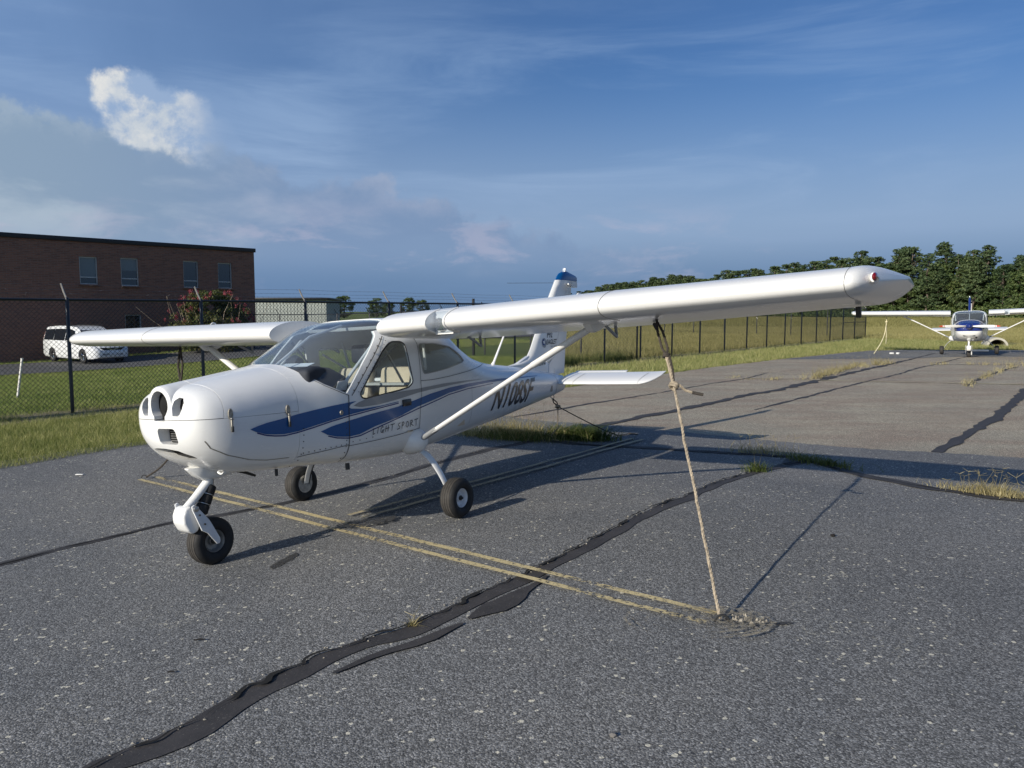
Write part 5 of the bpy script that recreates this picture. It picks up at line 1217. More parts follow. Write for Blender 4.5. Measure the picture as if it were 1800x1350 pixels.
# ------------------------------------------------------------------ fences
def fence(name, label, P0, dirv, s0, n_panels, sp=2.33, H=1.86, nz=None, arms=True, arm_m=None, group=None, arm_len=.30, wires=True, mesh_pitch=.076, rail_mid=None, gauge=.0033):
    d = np.array(dirv); nrm = np.array([-d[1], d[0]]); root = thing(name, label, 'fence', (P0[0] + d[0] * s0, P0[1] + d[1] * s0, 0), math.atan2(d[1], d[0]), group)
    def zz(i): p = np.array(P0) + d * (s0 + i * sp); return float(tz(*p)) + .016
    Z = [zz(i) for i in range(n_panels + 1)]
    pm = MB().tube([(0, 0, -.15), (0, 0, H), (0, 0, H + .02)], [.030, .030, .016], 10).mesh('post'); smooth(pm, 50); pm.materials.append(M['fence'])
    am = MB().tube([(0, 0, H - .01), (0, .10, H + .10), (0, .20, H + arm_len * .82)], .016, 6).mesh('barb_arm'); smooth(am, 50); am.materials.append(arm_m or M['galv'])
    fm = MB(); h0, h1 = .04, H - .02; hh = h1 - h0; k = int((sp + hh) / mesh_pitch)
    for i in range(1, k):
        c = i * mesh_pitch
        for s in (0, 1):
            x0, z0 = (c - hh, hh) if c > hh else (0, c); x1, z1 = (sp, c - sp) if c > sp else (c, 0)
            if s: x0, x1 = sp - x0, sp - x1
            fm.tube([(x0, .034 + .003 * s, h0 + z0), (x1, .034 + .003 * s, h0 + z1)], gauge, 3, cap=False)
    kn = int(sp / mesh_pitch)
    for i in range(kn):       # knuckles standing above the rail
        x = (i + .5) * mesh_pitch; fm.tube([(x, .035, h1 - .02), (x + .012, .035, h1 + .045)], gauge, 3, cap=False)
    fmesh = fm.mesh('wire_mesh'); fmesh.materials.append(M['fence'])
    for i in range(n_panels + 1):
        o = link('post', pm, None, root); o.location = (i * sp, 0, Z[i])
        if arms: a = link('barb_arm', am, None, o); 
        if i < n_panels:
            sh = math.atan2(Z[i + 1] - Z[i], sp); q = link('wire_mesh', fmesh, None, root); q.location = (i * sp, 0, Z[i]); q.rotation_euler = (0, -sh, 0); q['kind'] = 'stuff'
            r_ = MB().tube([(i * sp, 0, Z[i] + H - .02), ((i + 1) * sp, 0, Z[i + 1] + H - .02)], .021, 8).build('top_rail', M['fence'], root)
    if wires:
        for y, dz in ((.08, .085), (.14, .155), (.195, .235)):
            bw = MB()
            for i in range(n_panels):
                a = Vector((i * sp, y, Z[i] + H + dz)); c = Vector(((i + 1) * sp, y, Z[i + 1] + H + dz)); bw.tube([a, a.lerp(c, .5) - Vector((0, 0, .012)), c], .0023, 3, cap=False)
                for t in np.arange(.04, 1, .055):
                    p = a.lerp(c, t) - Vector((0, 0, .048 * t * (1 - t))); q = rng.uniform(-1, 1, 3); q = Vector(q).normalized() * .022; bw.tube([p - q, p + q], .0016, 3, cap=False)
            bw.build('barbed_wire', M['wire'], root, sm=False)
    return root, Z
FEN, FZ = fence('chain_link_fence', 'black chain-link security fence with barbed wire running along the apron behind the aircraft', FP, FD, -2.33 * 2, 22, arm_len=.30)
# brace panel at the far corner
MB().tube([(20 * 2.33, 0, 1.0), (22 * 2.33, 0, 1.0)], .018, 6).build('brace_rail', M['fence'], FEN)
corner = FP + FD * 46.6
fence('chain_link_fence', 'second black fence crossing the far field, thin posts seen beyond the nearer fence', corner, FN, 0, 14, arm_m=M['fence'], wires=False, arms=False, mesh_pitch=.15, gauge=.003)
fence('chain_link_fence', 'third black fence seen through the mesh above the cockpit, in front of the grey shed', FP + FD * 18.4, FN, 0, 12, arm_m=M['fence'], mesh_pitch=.13, gauge=.003)
# gate posts and pole where a gate crosses the third fence
for px, h, lab in ((( -1.55, 31.5), 2.25, 'thick black gate post, left of two standing in the third fence'), ((-5.0, 35.4), 2.15, 'tall black gate post with a latch box, seen just above the cockpit roof')):
    g = thing('gate_post', lab, 'post', (px[0], px[1], float(tz(*px)) + .016), group='gate posts')
    MB().tube([(0, 0, -.1), (0, 0, h)], .055, 10).build('pole', M['fence'], g); MB().tube([(0, 0, h - .5), (.5, -.4, h - 1.3)], .022, 6).build('brace', M['fence'], g); MB().box((.12, 0, h - .42), (.14, .10, .18)).build('latch_box', M['fence'], g, bevel=.015)

# leaning white marker pole on the lawn
z0 = float(tz(-9.6, 15.5)); mp = thing('marker_pole', 'white pipe leaning on the lawn behind the fence at far left', 'pole', (-9.75, 15.3, z0))
MB().tube([(0, 0, -.1), (.10, .08, .76)], .022, 10).build('pipe', M['pvc'], mp); MB().lathe([(.024, .0), (.024, .03)], 10, 'z', (.10, .08, .75)).build('pipe_cap', M['pvc'], mp)

# ------------------------------------------------------------------ brick building
BP = Vector((-15.02, 46.0, 0)); BD = Vector((8.64, 9.6, 0)).normalized()      # right-hand corner, direction along the wall to the right
def bwall(s): return BP + BD * s
Zb = -1.0; Zt = 5.29
bld = thing('brick_building', 'long brown brick two-storey building with a dark flat roof edge', 'building', (BP.x, BP.y, 0), math.atan2(BD.y, BD.x))
LB = 40.0
wl = MB().box((-LB / 2, 7, (Zb + Zt - .22) / 2), (LB, 14, Zt - .22 - Zb)).build('wall', M['brick'], bld, sm=False)
WIN = [(-9.47, -8.62, 2.99, 4.36), (-7.50, -6.61, 2.96, 4.39), (-4.23, -3.38, 2.94, 4.39), (-2.24, -1.40, 2.94, 4.38), (-7.40, -6.56, .10, 1.49), (-14.4, -13.5, 2.96, 4.37), (-17.2, -16.3, 2.96, 4.37)]
cs = [MB().box(((a + c) / 2, 0, (lo + hi) / 2), (c - a, .5, hi - lo)).build('tmp', M['brick'], bld, sm=False) for a, c, lo, hi in WIN]
boolean(wl, cs); trash(*cs)
for i, (a, c, lo, hi) in enumerate(WIN):
    y = .11; fr = MB(); t = .055; bar = lo + (hi - lo) * .26
    fr.box(((a + c) / 2, y, lo + t / 2), (c - a, .07, t)); fr.box(((a + c) / 2, y, hi - t / 2), (c - a, .07, t)); fr.box((a + t / 2, y, (lo + hi) / 2), (t, .07, hi - lo - 2 * t)); fr.box((c - t / 2, y, (lo + hi) / 2), (t, .07, hi - lo - 2 * t)); fr.box(((a + c) / 2, y, bar), (c - a - 2 * t, .07, t))
    w_ = fr.build('window', M['winframe'], bld, sm=False)
    MB().box(((a + c) / 2, y + .03, (lo + t + bar - t / 2) / 2), (c - a - 2 * t, .012, bar - lo - 1.5 * t)).build('pane', M['winpane'], w_, sm=False)
    if i in (0, 1):
        zb_ = bar + t / 2 if i == 0 else bar + .42
        MB().box(((a + c) / 2, y + .03, (zb_ + hi - t) / 2), (c - a - 2 * t, .012, hi - t - zb_)).build('pane', M['blind'], w_, sm=False)
        if i == 1: MB().box(((a + c) / 2, y + .03, (bar + t / 2 + zb_) / 2), (c - a - 2 * t, .012, zb_ - bar - t / 2)).build('pane', M['winpane'], w_, sm=False)
    else: MB().box(((a + c) / 2, y + .03, (bar + t / 2 + hi - t) / 2), (c - a - 2 * t, .012, hi - t - bar - t / 2)).build('pane', M['winpane'], w_, sm=False)
    MB().box(((a + c) / 2, -.02, lo - .03), (c - a + .1, .26, .055)).build('sill', M['brick'], w_, sm=False)
MB().box((-LB / 2, 7, Zt - .11), (LB + .16, 14.16, .22)).build('roof_edge', M['fascia'], bld, bevel=.01)

# grey shed to the right of the brick building
sh = thing('metal_shed', 'grey-white metal shed with a dark flat roof, right of the brick building', 'shed', (-19.9, 70, 0), R(4))
sw = MB(); sw.box((0, 4, .9), (6.6, 8, 3.6)); wall_ = sw.build('wall', M['shed'], sh, sm=False)
for i in range(22): MB().box((-3.15 + i * .3, -.012, .9), (.05, .03, 3.58)).build('siding_rib', M['shed'], wall_, sm=False)
MB().box((.05, 3.9, 2.79), (7.1, 8.6, .16)).build('roof', M['fascia'], sh, bevel=.02)

# pale arched shelter behind the second aircraft
ah = thing('arched_shelter', 'pale arched shelter with a dark opening in the field behind the second aircraft', 'shelter', (22.9, 36.9, -.02), R(-20))
pr = [(.46 * math.cos(a), .44 * math.sin(a)) for a in np.linspace(0, math.pi, 16)]; pi_ = [(.36 * math.cos(a), .35 * math.sin(a)) for a in np.linspace(math.pi, 0, 16)]
MB().prism(pr + pi_, 'y', 0, 1.2).build('shell', M['concrete'], ah, ang=50); MB().prism([(.36 * math.cos(a), .35 * math.sin(a)) for a in np.linspace(0, math.pi, 16)], 'y', .9, .95).build('back', M['hole'], ah, sm=False)
MB().box((-.7, .2, .42), (.5, .12, .05)).build('red_bar', M['red'], ah, sm=False)

# ------------------------------------------------------------------ road beyond the fence
ra, rb_ = Vector((-18.9, 28.8)), Vector((-23.6, 33.6)); dr = Vector((BD.x, BD.y))
rpoly_ = [ra - dr * 22, ra + dr * 9, ra + dr * 34, rb_ + dr * 34, rb_ + dr * 9, rb_ - dr * 22]
N = 60; V = []
for i in range(N + 1):
    t = -22 + 56 * i / N
    for q in (ra, ra.lerp(rb_, .33), ra.lerp(rb_, .66), rb_): p = q + dr * t; V.append((p.x, p.y, float(tz(p.x, p.y)) + .05))
me = bpy.data.meshes.new('road'); me.from_pydata(V, [], [(i * 4 + j, i * 4 + j + 1, (i + 1) * 4 + j + 1, (i + 1) * 4 + j) for i in range(N) for j in range(3)])
tag(link('road', me, M['road']), kind='structure')

# ------------------------------------------------------------------ white van
van = thing('parked_van', 'white people carrier parked on the road by the hedge and brick building', 'van', (-19.6, 36.0, float(tz(-19.6, 36.0)) + .05), math.atan2(-.57, .82))
# local axes: X forward, Y to its left; built at 0.92 of full size like everything else
def vsec(X, zb, zs, zt, wb, wt, n=6):
    """half section: sill, shoulder, roof"""
    P = [(0, zb), (wb * .93, zb), (wb, zb + .12), (wb, zs - .06), (wb * .985, zs), (wt + (wb - wt) * .45, zs + (zt - zs) * .5), (wt, zt - .10), (wt * .9, zt - .02), (0, zt)]
    return [(X, y, z) for y, z in P] + [(X, -y, z) for y, z in P[-2:0:-1]]
secs = [vsec(*a) for a in [(-2.33, .36, .86, .92, .74, .62), (-2.30, .26, .95, 1.50, .82, .60), (-2.20, .22, .97, 1.60, .86, .66), (-1.2, .20, .96, 1.655, .875, .68), (-.2, .19, .95, 1.655, .88, .68), (.45, .19, .95, 1.60, .88, .66), (.75, .19, .95, 1.46, .88, .67), (1.30, .19, .93, 1.05, .87, .72), (1.38, .19, .90, .985, .87, .74), (1.85, .20, .80, .90, .86, .72), (2.12, .22, .68, .80, .80, .62), (2.25, .26, .58, .68, .70, .50), (2.30, .32, .52, .56, .58, .40)]]
body = loft(secs).build('body', M['carpaint'], van, ang=32)
cut = [MB().lathe([(.345, -.3), (.345, .3)], 28, 'y', (x, sg * .86, .31)).build('tmp', M['cartrim'], van) for x in (-1.36, 1.36) for sg in (1, -1)]
boolean(body, cut); trash(*cut); smooth(body.data, 32)
def vwin(name, P, m=M['carglass']):
    mb = MB(); mb.add([tuple(p) for p in P], [tuple(range(len(P)))]); return mb.build(name, m, van, sm=False)
for sg in (1, -1):
    def sp_(x, z):     # on the tapering side glass
        t = (z - .95) / (1.60 - .95); y = .868 - (.868 - .715) * t; return (x, sg * (y + .006), z)
    vwin('side_window', [sp_(-2.12, 1.0), sp_(-1.25, .99), sp_(-1.22, 1.50), sp_(-2.05, 1.46)]); vwin('side_window', [sp_(-1.20, .99), sp_(-.22, .985), sp_(-.20, 1.51), sp_(-1.17, 1.50)]); vwin('front_side_window', [sp_(-.16, .985), sp_(.72, .985), (.50, sg * (.742), 1.43), sp_(.2, 1.50), sp_(-.13, 1.51)])
    vwin('quarter_window', [(.78, sg * .868, 1.0), (1.14, sg * .835, 1.02), (.74, sg * .765, 1.34)])
    MB().tube([(.80, sg * .88, 1.0), (.80, sg * 1.0, 1.05)], [.05, .085], 8).build('mirror', M['carpaint'], van)
    hl = MB(); hl.add([(2.0, sg * .80, .66), (2.13, sg * .68, .62), (2.17, sg * .60, .70), (2.02, sg * .66, .80), (1.86, sg * .80, .82)], [(0, 1, 2, 3, 4)]); hl.build('headlight', M['lamp'], van, sm=False)
    MB().lathe([(.06, 0), (.05, .02)], 14, 'x', (2.165, sg * .62, .40)).build('fog_lamp', M['cartrim'], van); MB().add([(-2.31, sg * .80, 1.0), (-2.31, sg * .70, 1.0), (-2.30, sg * .66, 1.35), (-2.29, sg * .72, 1.35)], [(0, 1, 2, 3)]).build('tail_light', M['redlens'], van, sm=False)
    MB().tube([(-2.0, sg * .62, 1.67), (.3, sg * .62, 1.66)], .016, 6).build('roof_rail', M['cartrim'], van)
    for x in (-1.36, 1.36):
        wv = thing('wheel', None, None); wv.parent = van; wv.location = (x, sg * .775, .312)
        MB().lathe([(.19, -.09), (.25, -.10), (.30, -.085), (.312, -.05), (.312, .05), (.30, .085), (.25, .10), (.19, .09)], 30, 'y', closed=True).build('tyre', M['rubber'], wv, ang=50)
        rm = MB().lathe([(.20, .06), (.19, .075), (.17, .03), (.17, -.06)], 26, 'y', closed=False) if sg > 0 else MB().lathe([(.17, .06), (.17, -.03), (.19, -.075), (.20, -.06)], 26, 'y', closed=False)
        rm = MB().lathe([(.19, .088 * sg), (.20, .07 * sg), (.17, .02 * sg), (.17, -.05)], 26, 'y', closed=True); rm.build('rim', M['rim'], wv)
        spk = MB()
        for i in range(5): a = 6.283 * i / 5; spk.tube([(0, .075 * sg, 0), (.185 * math.cos(a), .066 * sg, .185 * math.sin(a))], [.05, .032], 6, flat=.5, up=(-math.sin(a), 0, math.cos(a)))
        spk.build('spokes', M['chrome'], wv)
vwin('windscreen', [(.80, .645, 1.445), (.80, -.645, 1.445), (1.30, -.735, 1.075), (1.30, .735, 1.075)])
for o in van.children:
    if o.name.startswith('windscreen'):
        o.location = (.012, 0, .016)
MB().prism([(-.55, .70), (.55, .70), (.38, .585), (-.38, .585)], 'x', 2.14, 2.285).build('grille', M['cartrim'], van, bevel=.01)
MB().tube([(2.285, -.30, .70), (2.305, 0, .60), (2.285, .30, .70)], .018, 6).build('grille_trim', M['chrome'], van)
MB().box((2.315, 0, .425), (.02, .30, .11)).build('number_plate', M['plate'], van, bevel=.006)
MB().box((2.25, 0, .405), (.10, .95, .11)).build('lower_intake', M['cartrim'], van, bevel=.02)
MB().tube([(1.34, -.6, 1.03), (1.28, 0, 1.10), (1.34, .6, 1.03)], .012, 6).build('wiper', M['cartrim'], van)
# ------------------------------------------------------------------ vegetation
def leaf_cloud(centres, radii, per, size, flat=.75, seed=0, up=.0, aspect=.6, shell=.55):
    """many small leaf-sized quads spread over and inside a set of blobs"""
    r = np.random.default_rng(seed); out = []
    for c, rad in zip(centres, radii):
        n = max(4, int(per * (np.prod(rad) ** (2 / 3)))) if per > 0 else int(-per)
        d = r.normal(0, 1, (n, 3)); d /= np.linalg.norm(d, axis=1)[:, None]
        k = shell + (1 - shell) * r.random(n) ** .5
        p = np.array(c) + d * np.array(rad) * k[:, None]
        nrm = d + r.normal(0, .75, (n, 3)) + np.array([0, 0, up]); nrm /= np.linalg.norm(nrm, axis=1)[:, None]
        a = np.cross(nrm, r.normal(0, 1, (n, 3))); a /= np.linalg.norm(a, axis=1)[:, None]; b_ = np.cross(nrm, a)
        s = size * r.uniform(.6, 1.4, (n, 1)); u = a * s; w_ = b_ * s * aspect
        out.append(np.stack([p - u, p - w_ * .9 + u * .1, p + u, p + w_ * .9 - u * .1], 1).reshape(-1, 3))
    return np.concatenate(out)
def branchy(mb, base, top, r0, r1, n=5, bend=.06, sides=7, rr=None):
    rr = rr or rng; pts = [Vector(base)]
    for i in range(1, n + 1): p = Vector(base).lerp(Vector(top), i / n); L = (Vector(top) - Vector(base)).length; p += Vector(rr.normal(0, bend * L / n, 3)) if i < n else Vector(); pts.append(p)
    mb.tube(pts, list(np.linspace(r0, r1, n + 1)), sides); return pts
def pine_variant(i):
    r = np.random.default_rng(100 + i); H = 15.0; lean = r.normal(0, .5, 2); mb = MB()
    branchy(mb, (0, 0, -.3), (lean[0], lean[1], H * .97), .26, .05, 7, .10, 7, r)
    cs, rs = [], []; zlo = H * r.uniform(.04, .22)
    for k in range(100):
        f = r.random() ** .9; z = zlo + (H - zlo) * f; spread = 3.4 * (1 - f) ** .55 * (.55 + .45 * min(1, f * 3)) + .35
        a = r.uniform(0, 6.283); d = spread * r.uniform(.35, 1.0); c = (lean[0] * z / H + d * math.cos(a), lean[1] * z / H + d * math.sin(a), z); cs.append(c); s = r.uniform(.42, .95) * (1.1 - .35 * f); rs.append((s * 1.15, s * 1.15, s * .62))
        if k % 3 == 0: mb.tube([(lean[0] * z / H, lean[1] * z / H, z - .5), c], [.06, .02], 4)
    return mb, leaf_cloud(cs, rs, 105, .25, seed=i, up=.5, aspect=.55)
def oak_variant(i):
    r = np.random.default_rng(300 + i); H = 13.0; mb = MB(); branchy(mb, (0, 0, -.3), (r.normal(0, .4), r.normal(0, .4), H * .6), .32, .12, 5, .10, 7, r); cs, rs = [], []
    for k in range(80):
        a = r.uniform(0, 6.283); f = r.random(); z = H * (.06 + .88 * f); spread = 3.9 * math.sin(math.pi * (.18 + .74 * f)) ** .8; d = spread * r.uniform(.45, 1.0); c = (d * math.cos(a), d * math.sin(a), z); cs.append(c); s = r.uniform(.5, 1.15); rs.append((s, s, s * .75))
        if k % 3 == 0: mb.tube([(0, 0, min(z - .8, H * .55)), c], [.08, .02], 4)
    return mb, leaf_cloud(cs, rs, 95, .25, seed=50 + i, up=.4, aspect=.7)
VAR = []
for i in range(5):
    mb, V = pine_variant(i); tm = mb.mesh('trunk'); smooth(tm, 60); tm.materials.append(M['bark']); cm = quads_mesh('crown', V); cm.materials.append(M['pine']); VAR.append((tm, cm, 'pine'))
for i in range(4):
    mb, V = oak_variant(i); tm = mb.mesh('trunk'); smooth(tm, 60); tm.materials.append(M['bark']); cm = quads_mesh('crown', V); cm.materials.append(M['broad']); VAR.append((tm, cm, 'oak'))
def plant_tree(name, label, cat, x, y, h, v, group, wide=1.0):
    tm, cm, kd = VAR[v]; s = h / (15.0 if kd == 'pine' else 13.0)
    t = thing(name, label, cat, (x, y, float(tz(x, y))), rng.uniform(0, 6.28), group); t.scale = (s * wide, s * wide, s)
    link('trunk', tm, None, t); link('crown', cm, None, t); return t
# edge of the wood: runs from near right to far left
WE = np.array([(165, 140), (150, 158), (118, 180), (116, 203), (108, 216), (97, 221), (95, 258), (91, 312), (72, 366), (61, 423), (52, 540), (47, 640)])
q = resample(WE, 1200); segd = np.linalg.norm(np.diff(q, axis=0), axis=1); depth = np.hypot(q[:, 0], q[:, 1])
pos = []; acc = 0
for i in range(1, len(q)):
    acc += segd[i - 1]; step = 3.4 + .015 * max(0, depth[i] - 220)
    if acc > step:
        acc = 0; t = q[i] - q[i - 1]; t /= np.linalg.norm(t); nn = np.array([-t[1], t[0]]) * -1
        if nn @ q[i] < 0: nn = -nn
        for row in range(3 if depth[i] > 235 else 2): p = q[i] + nn * (row * 8 + rng.uniform(-2.5, 4)) + t * rng.uniform(-1.5, 1.5); pos.append((p[0], p[1], row))
PINE_L = 'tall green pine among many forming the dense wood beyond the airfield'; OAK_L = 'rounded broadleaf tree among the dense wood beyond the airfield'
pos = pos[:290]
for x, y, row in pos:
    pine = rng.random() < .62; v = int(rng.integers(0, 5)) if pine else 5 + int(rng.integers(0, 4)); dd = math.hypot(x, y)
    h = (15.2 if pine else 12.5) * rng.uniform(.84, 1.14) + row * 1.8
    plant_tree('pine_tree' if pine else 'broadleaf_tree', PINE_L if pine else OAK_L, 'tree', x, y, h, v, 'pines in the far wood' if pine else 'broadleaf trees in the far wood', 1.2 + .5 * min(1, max(0, (dd - 230) / 150)))
# scrub along the foot of the wood
cs, rs = [], []
for x, y in q[::4]:
    for _ in range(1): s = rng.uniform(1.2, 2.6); cs.append((x + rng.uniform(-3, 2), y - rng.uniform(0, 4), s * .6)); rs.append((s * 1.6, s, s))
cm = quads_mesh('undergrowth', leaf_cloud(cs, rs, 60, .34, seed=9, up=.4)); tag(link('undergrowth', cm, M['broad']), 'low bushy undergrowth along the foot of the far wood', 'undergrowth', kind='stuff')
# far mass of trees behind the first rows, reads as one body
cs, rs = [], []
for x, y in resample(WE + np.array([12, 14]), 420): s = rng.uniform(3.2, 5.2); cs.append((x + rng.uniform(-8, 8), y + rng.uniform(-4, 8), rng.uniform(2, 12.0))); rs.append((s, s, s * .9))
cm = quads_mesh('far_wood', leaf_cloud(cs, rs, 9, .8, seed=19, up=.3)); tag(link('far_wood', cm, M['broad']), 'inner mass of the wood showing between the edge trees', 'woodland', kind='stuff')
# low trees on the horizon, seen above the cockpit and at the left of the shed
far = [(-44, 205, 6.0), (-47.5, 200, 4.6), (-52, 210, 3.4), (-37, 215, 5.6), (-33, 210, 4.3), (-27, 205, 5.4), (-24, 210, 4.9)]
for i, (x, y, h) in enumerate(far): plant_tree('distant_tree', 'low rounded tree on the horizon seen through the fence above the cockpit', 'tree', x, y, h, 5 + i % 4, 'low trees on the horizon', 1.6)

# crepe myrtles in front of the brick building, with blossom
def myrtle(label, x, y, H, Wd, stems, seed, lean=0, bare=.38, blossom=22):
    r = np.random.default_rng(seed); t = thing('crepe_myrtle', label, 'tree', (x, y, float(tz(x, y)))); mb = MB(); cs, rs, bl, br = [], [], [], []
    for k in range(stems):
        a = 6.283 * k / stems + r.uniform(-.3, .3); tx, ty = Wd * .30 * math.cos(a) + lean * .5, Wd * .30 * math.sin(a)
        p = branchy(mb, (lean * -.35 + .1 * math.cos(a), .1 * math.sin(a), -.1), (tx, ty, H * bare * 1.25), .055, .03, 5, .10, 6, r)
        for _ in range(4):
            e = (tx * 1.3 + r.normal(0, Wd * .2), ty * 1.3 + r.normal(0, Wd * .2), H * r.uniform(.65, .95)); branchy(mb, p[-1], e, .022, .007, 3, .12, 5, r)
    n = int(150 * Wd * H / 9)
    for k in range(n):
        a = r.uniform(0, 6.283); f = r.random(); z = H * (bare + (1 - bare) * f * .95); d = Wd * .52 * math.sin(math.pi * (.25 + .62 * f)) * r.uniform(.3, 1) ; c = (d * math.cos(a) + lean * .5, d * math.sin(a), z); cs.append(c); s = r.uniform(.16, .34); rs.append((s, s, s * .8))
    for k in range(blossom):
        a = r.uniform(0, 6.283); f = r.uniform(.45, 1.0); z = H * (bare + (1 - bare) * f) + .05; d = Wd * .56 * math.sin(math.pi * (.25 + .62 * f)); bl.append((d * math.cos(a) + lean * .5, d * math.sin(a), z)); s = r.uniform(.06, .13); br.append((s, s, s * 1.5))
    mb.build('trunk', M['palebark'], t); cm = quads_mesh('crown', leaf_cloud(cs, rs, 1900, .058, seed=seed, shell=.2)); link('crown', cm, M['crape'], t)
    bm_ = quads_mesh('blossom', leaf_cloud(bl, br, -34, .034, seed=seed + 1, shell=.1)); link('blossom', bm_, M['bloom'], t); return t
def at(px, d): return (px - 900) / 1374.5 * d
myrtle('leaning crepe myrtle with pale bare stems and pink blossom, left of the white van', at(74, 39.4), 39.4, 3.75, 3.2, 4, 41, -.6, .40, 16)
myrtle('slender crepe myrtle partly behind the fence post above the white van', at(113, 40.3), 40.3, 3.3, 1.9, 3, 42, .15, .45, 6)
myrtle('broad leafy crepe myrtle with pink blossom, near the right end of the brick building', at(372, 40.5), 40.5, 3.15, 3.9, 5, 43, 0, .06, 60)
# clipped hedge at far left
hx, hy = at(40, 38.5), 38.5; hd = thing('hedge', 'dark dense hedge at far left below the brick wall', 'hedge', (hx, hy, float(tz(hx, hy))), math.atan2(BD.y, BD.x))
cs, rs = [], []
for k in range(60): cs.append((rng.uniform(-2.4, 2.3), rng.uniform(-.55, .5), rng.uniform(.15, 1.35))); s = rng.uniform(.25, .45); rs.append((s, s, s * .9))
cm = quads_mesh('foliage', leaf_cloud(cs, rs, 480, .06, seed=77, shell=.35)); link('foliage', cm, M['hedge'], hd); hs_ = MB()
for k in range(14): x, y = rng.uniform(-2.2, 2.2), rng.uniform(-.3, .3); branchy(hs_, (x, y, -.1), (x + rng.normal(0, .2), y, 1.1), .02, .006, 3, .1, 5)
hs_.build('stems', M['bark'], hd)

# ------------------------------------------------------------------ grass
from mathutils.geometry import tessellate_polygon
def inside(poly, x, y):
    P = np.array(poly); x = np.asarray(x); y = np.asarray(y); c = np.zeros(len(x), bool); j = len(P) - 1
    for i in range(len(P)):
        xi, yi = P[i]; xj, yj = P[j]; m_ = ((yi > y) != (yj > y)) & (x < (xj - xi) * (y - yi) / (yj - yi + 1e-12) + xi); c ^= m_; j = i
    return c
AP = APRON_EDGE + [(60, -40), (-19, -40)]; RP = [(p.x, p.y) for p in rpoly_]
def blades(x, y, hmin, hmax, wd, lean=.35, z=None, seed=1, tri=True):
    """grass blades: thin triangles, or two bent quads each for close tufts"""
    r = np.random.default_rng(seed); n = len(x); h = r.uniform(hmin, hmax, n); a = r.uniform(0, 6.283, n); z = tz(x, y) if z is None else np.full(n, z)
    d = np.stack([np.cos(a), np.sin(a), np.zeros(n)], 1); b_ = np.stack([x, y, z - .005], 1); w_ = d * (wd * r.uniform(.6, 1.4, n))[:, None]
    l = r.normal(0, lean, (n, 2)); tip = b_ + np.stack([l[:, 0] * h, l[:, 1] * h, h], 1)
    if tri: return np.stack([b_ - w_, b_ + w_, tip], 1).reshape(-1, 3)
    mid = b_ + np.stack([l[:, 0] * h * .28, l[:, 1] * h * .28, h * .58], 1)
    return np.stack([b_ - w_, b_ + w_, mid + w_ * .8, mid - w_ * .8, mid - w_ * .8, mid + w_ * .8, tip + w_ * .15, tip - w_ * .15], 1).reshape(-1, 3)
def lawn(name, label, region, n, hmin, hmax, wd, m, lean=.35, seed=1, clump=0.0, keep=None, cat='grass'):
    r = np.random.default_rng(seed); (x0, x1), (y0, y1) = region; x = r.uniform(x0, x1, n); y = r.uniform(y0, y1, n)
    ok = ~inside(AP, x, y) & ~inside(RP, x, y)
    if keep is not None: ok &= keep(x, y)
    x, y = x[ok], y[ok]; me = quads_mesh(name, blades(x, y, hmin, hmax, wd, lean, None, seed), 3); o = link(name, me, m); return tag(o, label, cat, kind='stuff')
def perp(x, y): return (x - FP[0]) * FN[0] + (y - FP[1]) * FN[1]
def along(x, y): return (x - FP[0]) * FD[0] + (y - FP[1]) * FD[1]
def infr(x, y, mg=1.12): return (np.abs(x) < y * .66 * mg + .3) & (y > 1)
def patchy(x, y, f=1.0): return .5 + .25 * np.sin(1.9 * f * x + 1.3 * np.sin(1.1 * f * y)) + .25 * np.sin(2.7 * f * y + 1.7 * np.sin(.8 * f * x))
rk = np.random.default_rng(5)
thin = lambda x, y, lo=-.75, hi=.5: (perp(x, y) < lo) | (perp(x, y) > hi) | (rk.random(len(x)) < .10 + .35 * (patchy(x, y, 1.6) > .72))
lawn('verge_grass', 'ragged green grass strip between the tarmac edge and the fence', ((-9, 2), (6, 19)), 700000, .03, .11, .0026, M['verge'], .55, 11, keep=lambda x, y: infr(x, y) & (perp(x, y) < .3) & thin(x, y, -.75, 3))
lawn('verge_grass', 'yellow-green grass strip beside the fence running into the distance', ((0, 24), (15, 50)), 420000, .05, .17, .005, M['verge'], .45, 12, keep=lambda x, y: infr(x, y) & (perp(x, y) < .4) & (perp(x, y) > -14) & thin(x, y, -.75, 3))
lawn('dry_litter', 'dry straw and dead grass lying along the foot of the fence', ((-10, 24), (6, 50)), 260000, .03, .12, .0022, M['dry'], 1.6, 13, keep=lambda x, y: infr(x, y) & (np.abs(perp(x, y) + .1 + .5 * (patchy(x, y, .7) - .5)) < .6) & (y < 40))
lawn('lawn_grass', 'bright green mown lawn sloping down behind the fence', ((-24, 8), (9, 34)), 900000, .03, .09, .0045, M['lawn'], .55, 14, keep=lambda x, y: infr(x, y) & (perp(x, y) > .35) & (along(x, y) < 17))
lawn('lawn_grass', 'green lawn between the road and the brick building', ((-32, 5), (28, 62)), 260000, .05, .13, .010, M['lawn'], .5, 15, keep=lambda x, y: infr(x, y) & (perp(x, y) > 12) & (along(x, y) < 30))
lawn('field_grass', 'long yellowing grass of the airfield beyond the fence', ((2, 48), (26, 80)), 620000, .08, .28, .010, M['field'], .4, 16, keep=lambda x, y: infr(x, y) & ((perp(x, y) > .4) | (along(x, y) > 44) | (perp(x, y) < -9)) & (along(x, y) > 9))
lawn('field_grass', 'distant pale grass stretching to the wood', ((0, 130), (75, 200)), 220000, .15, .42, .035, M['field'], .4, 17, keep=lambda x, y: infr(x, y))
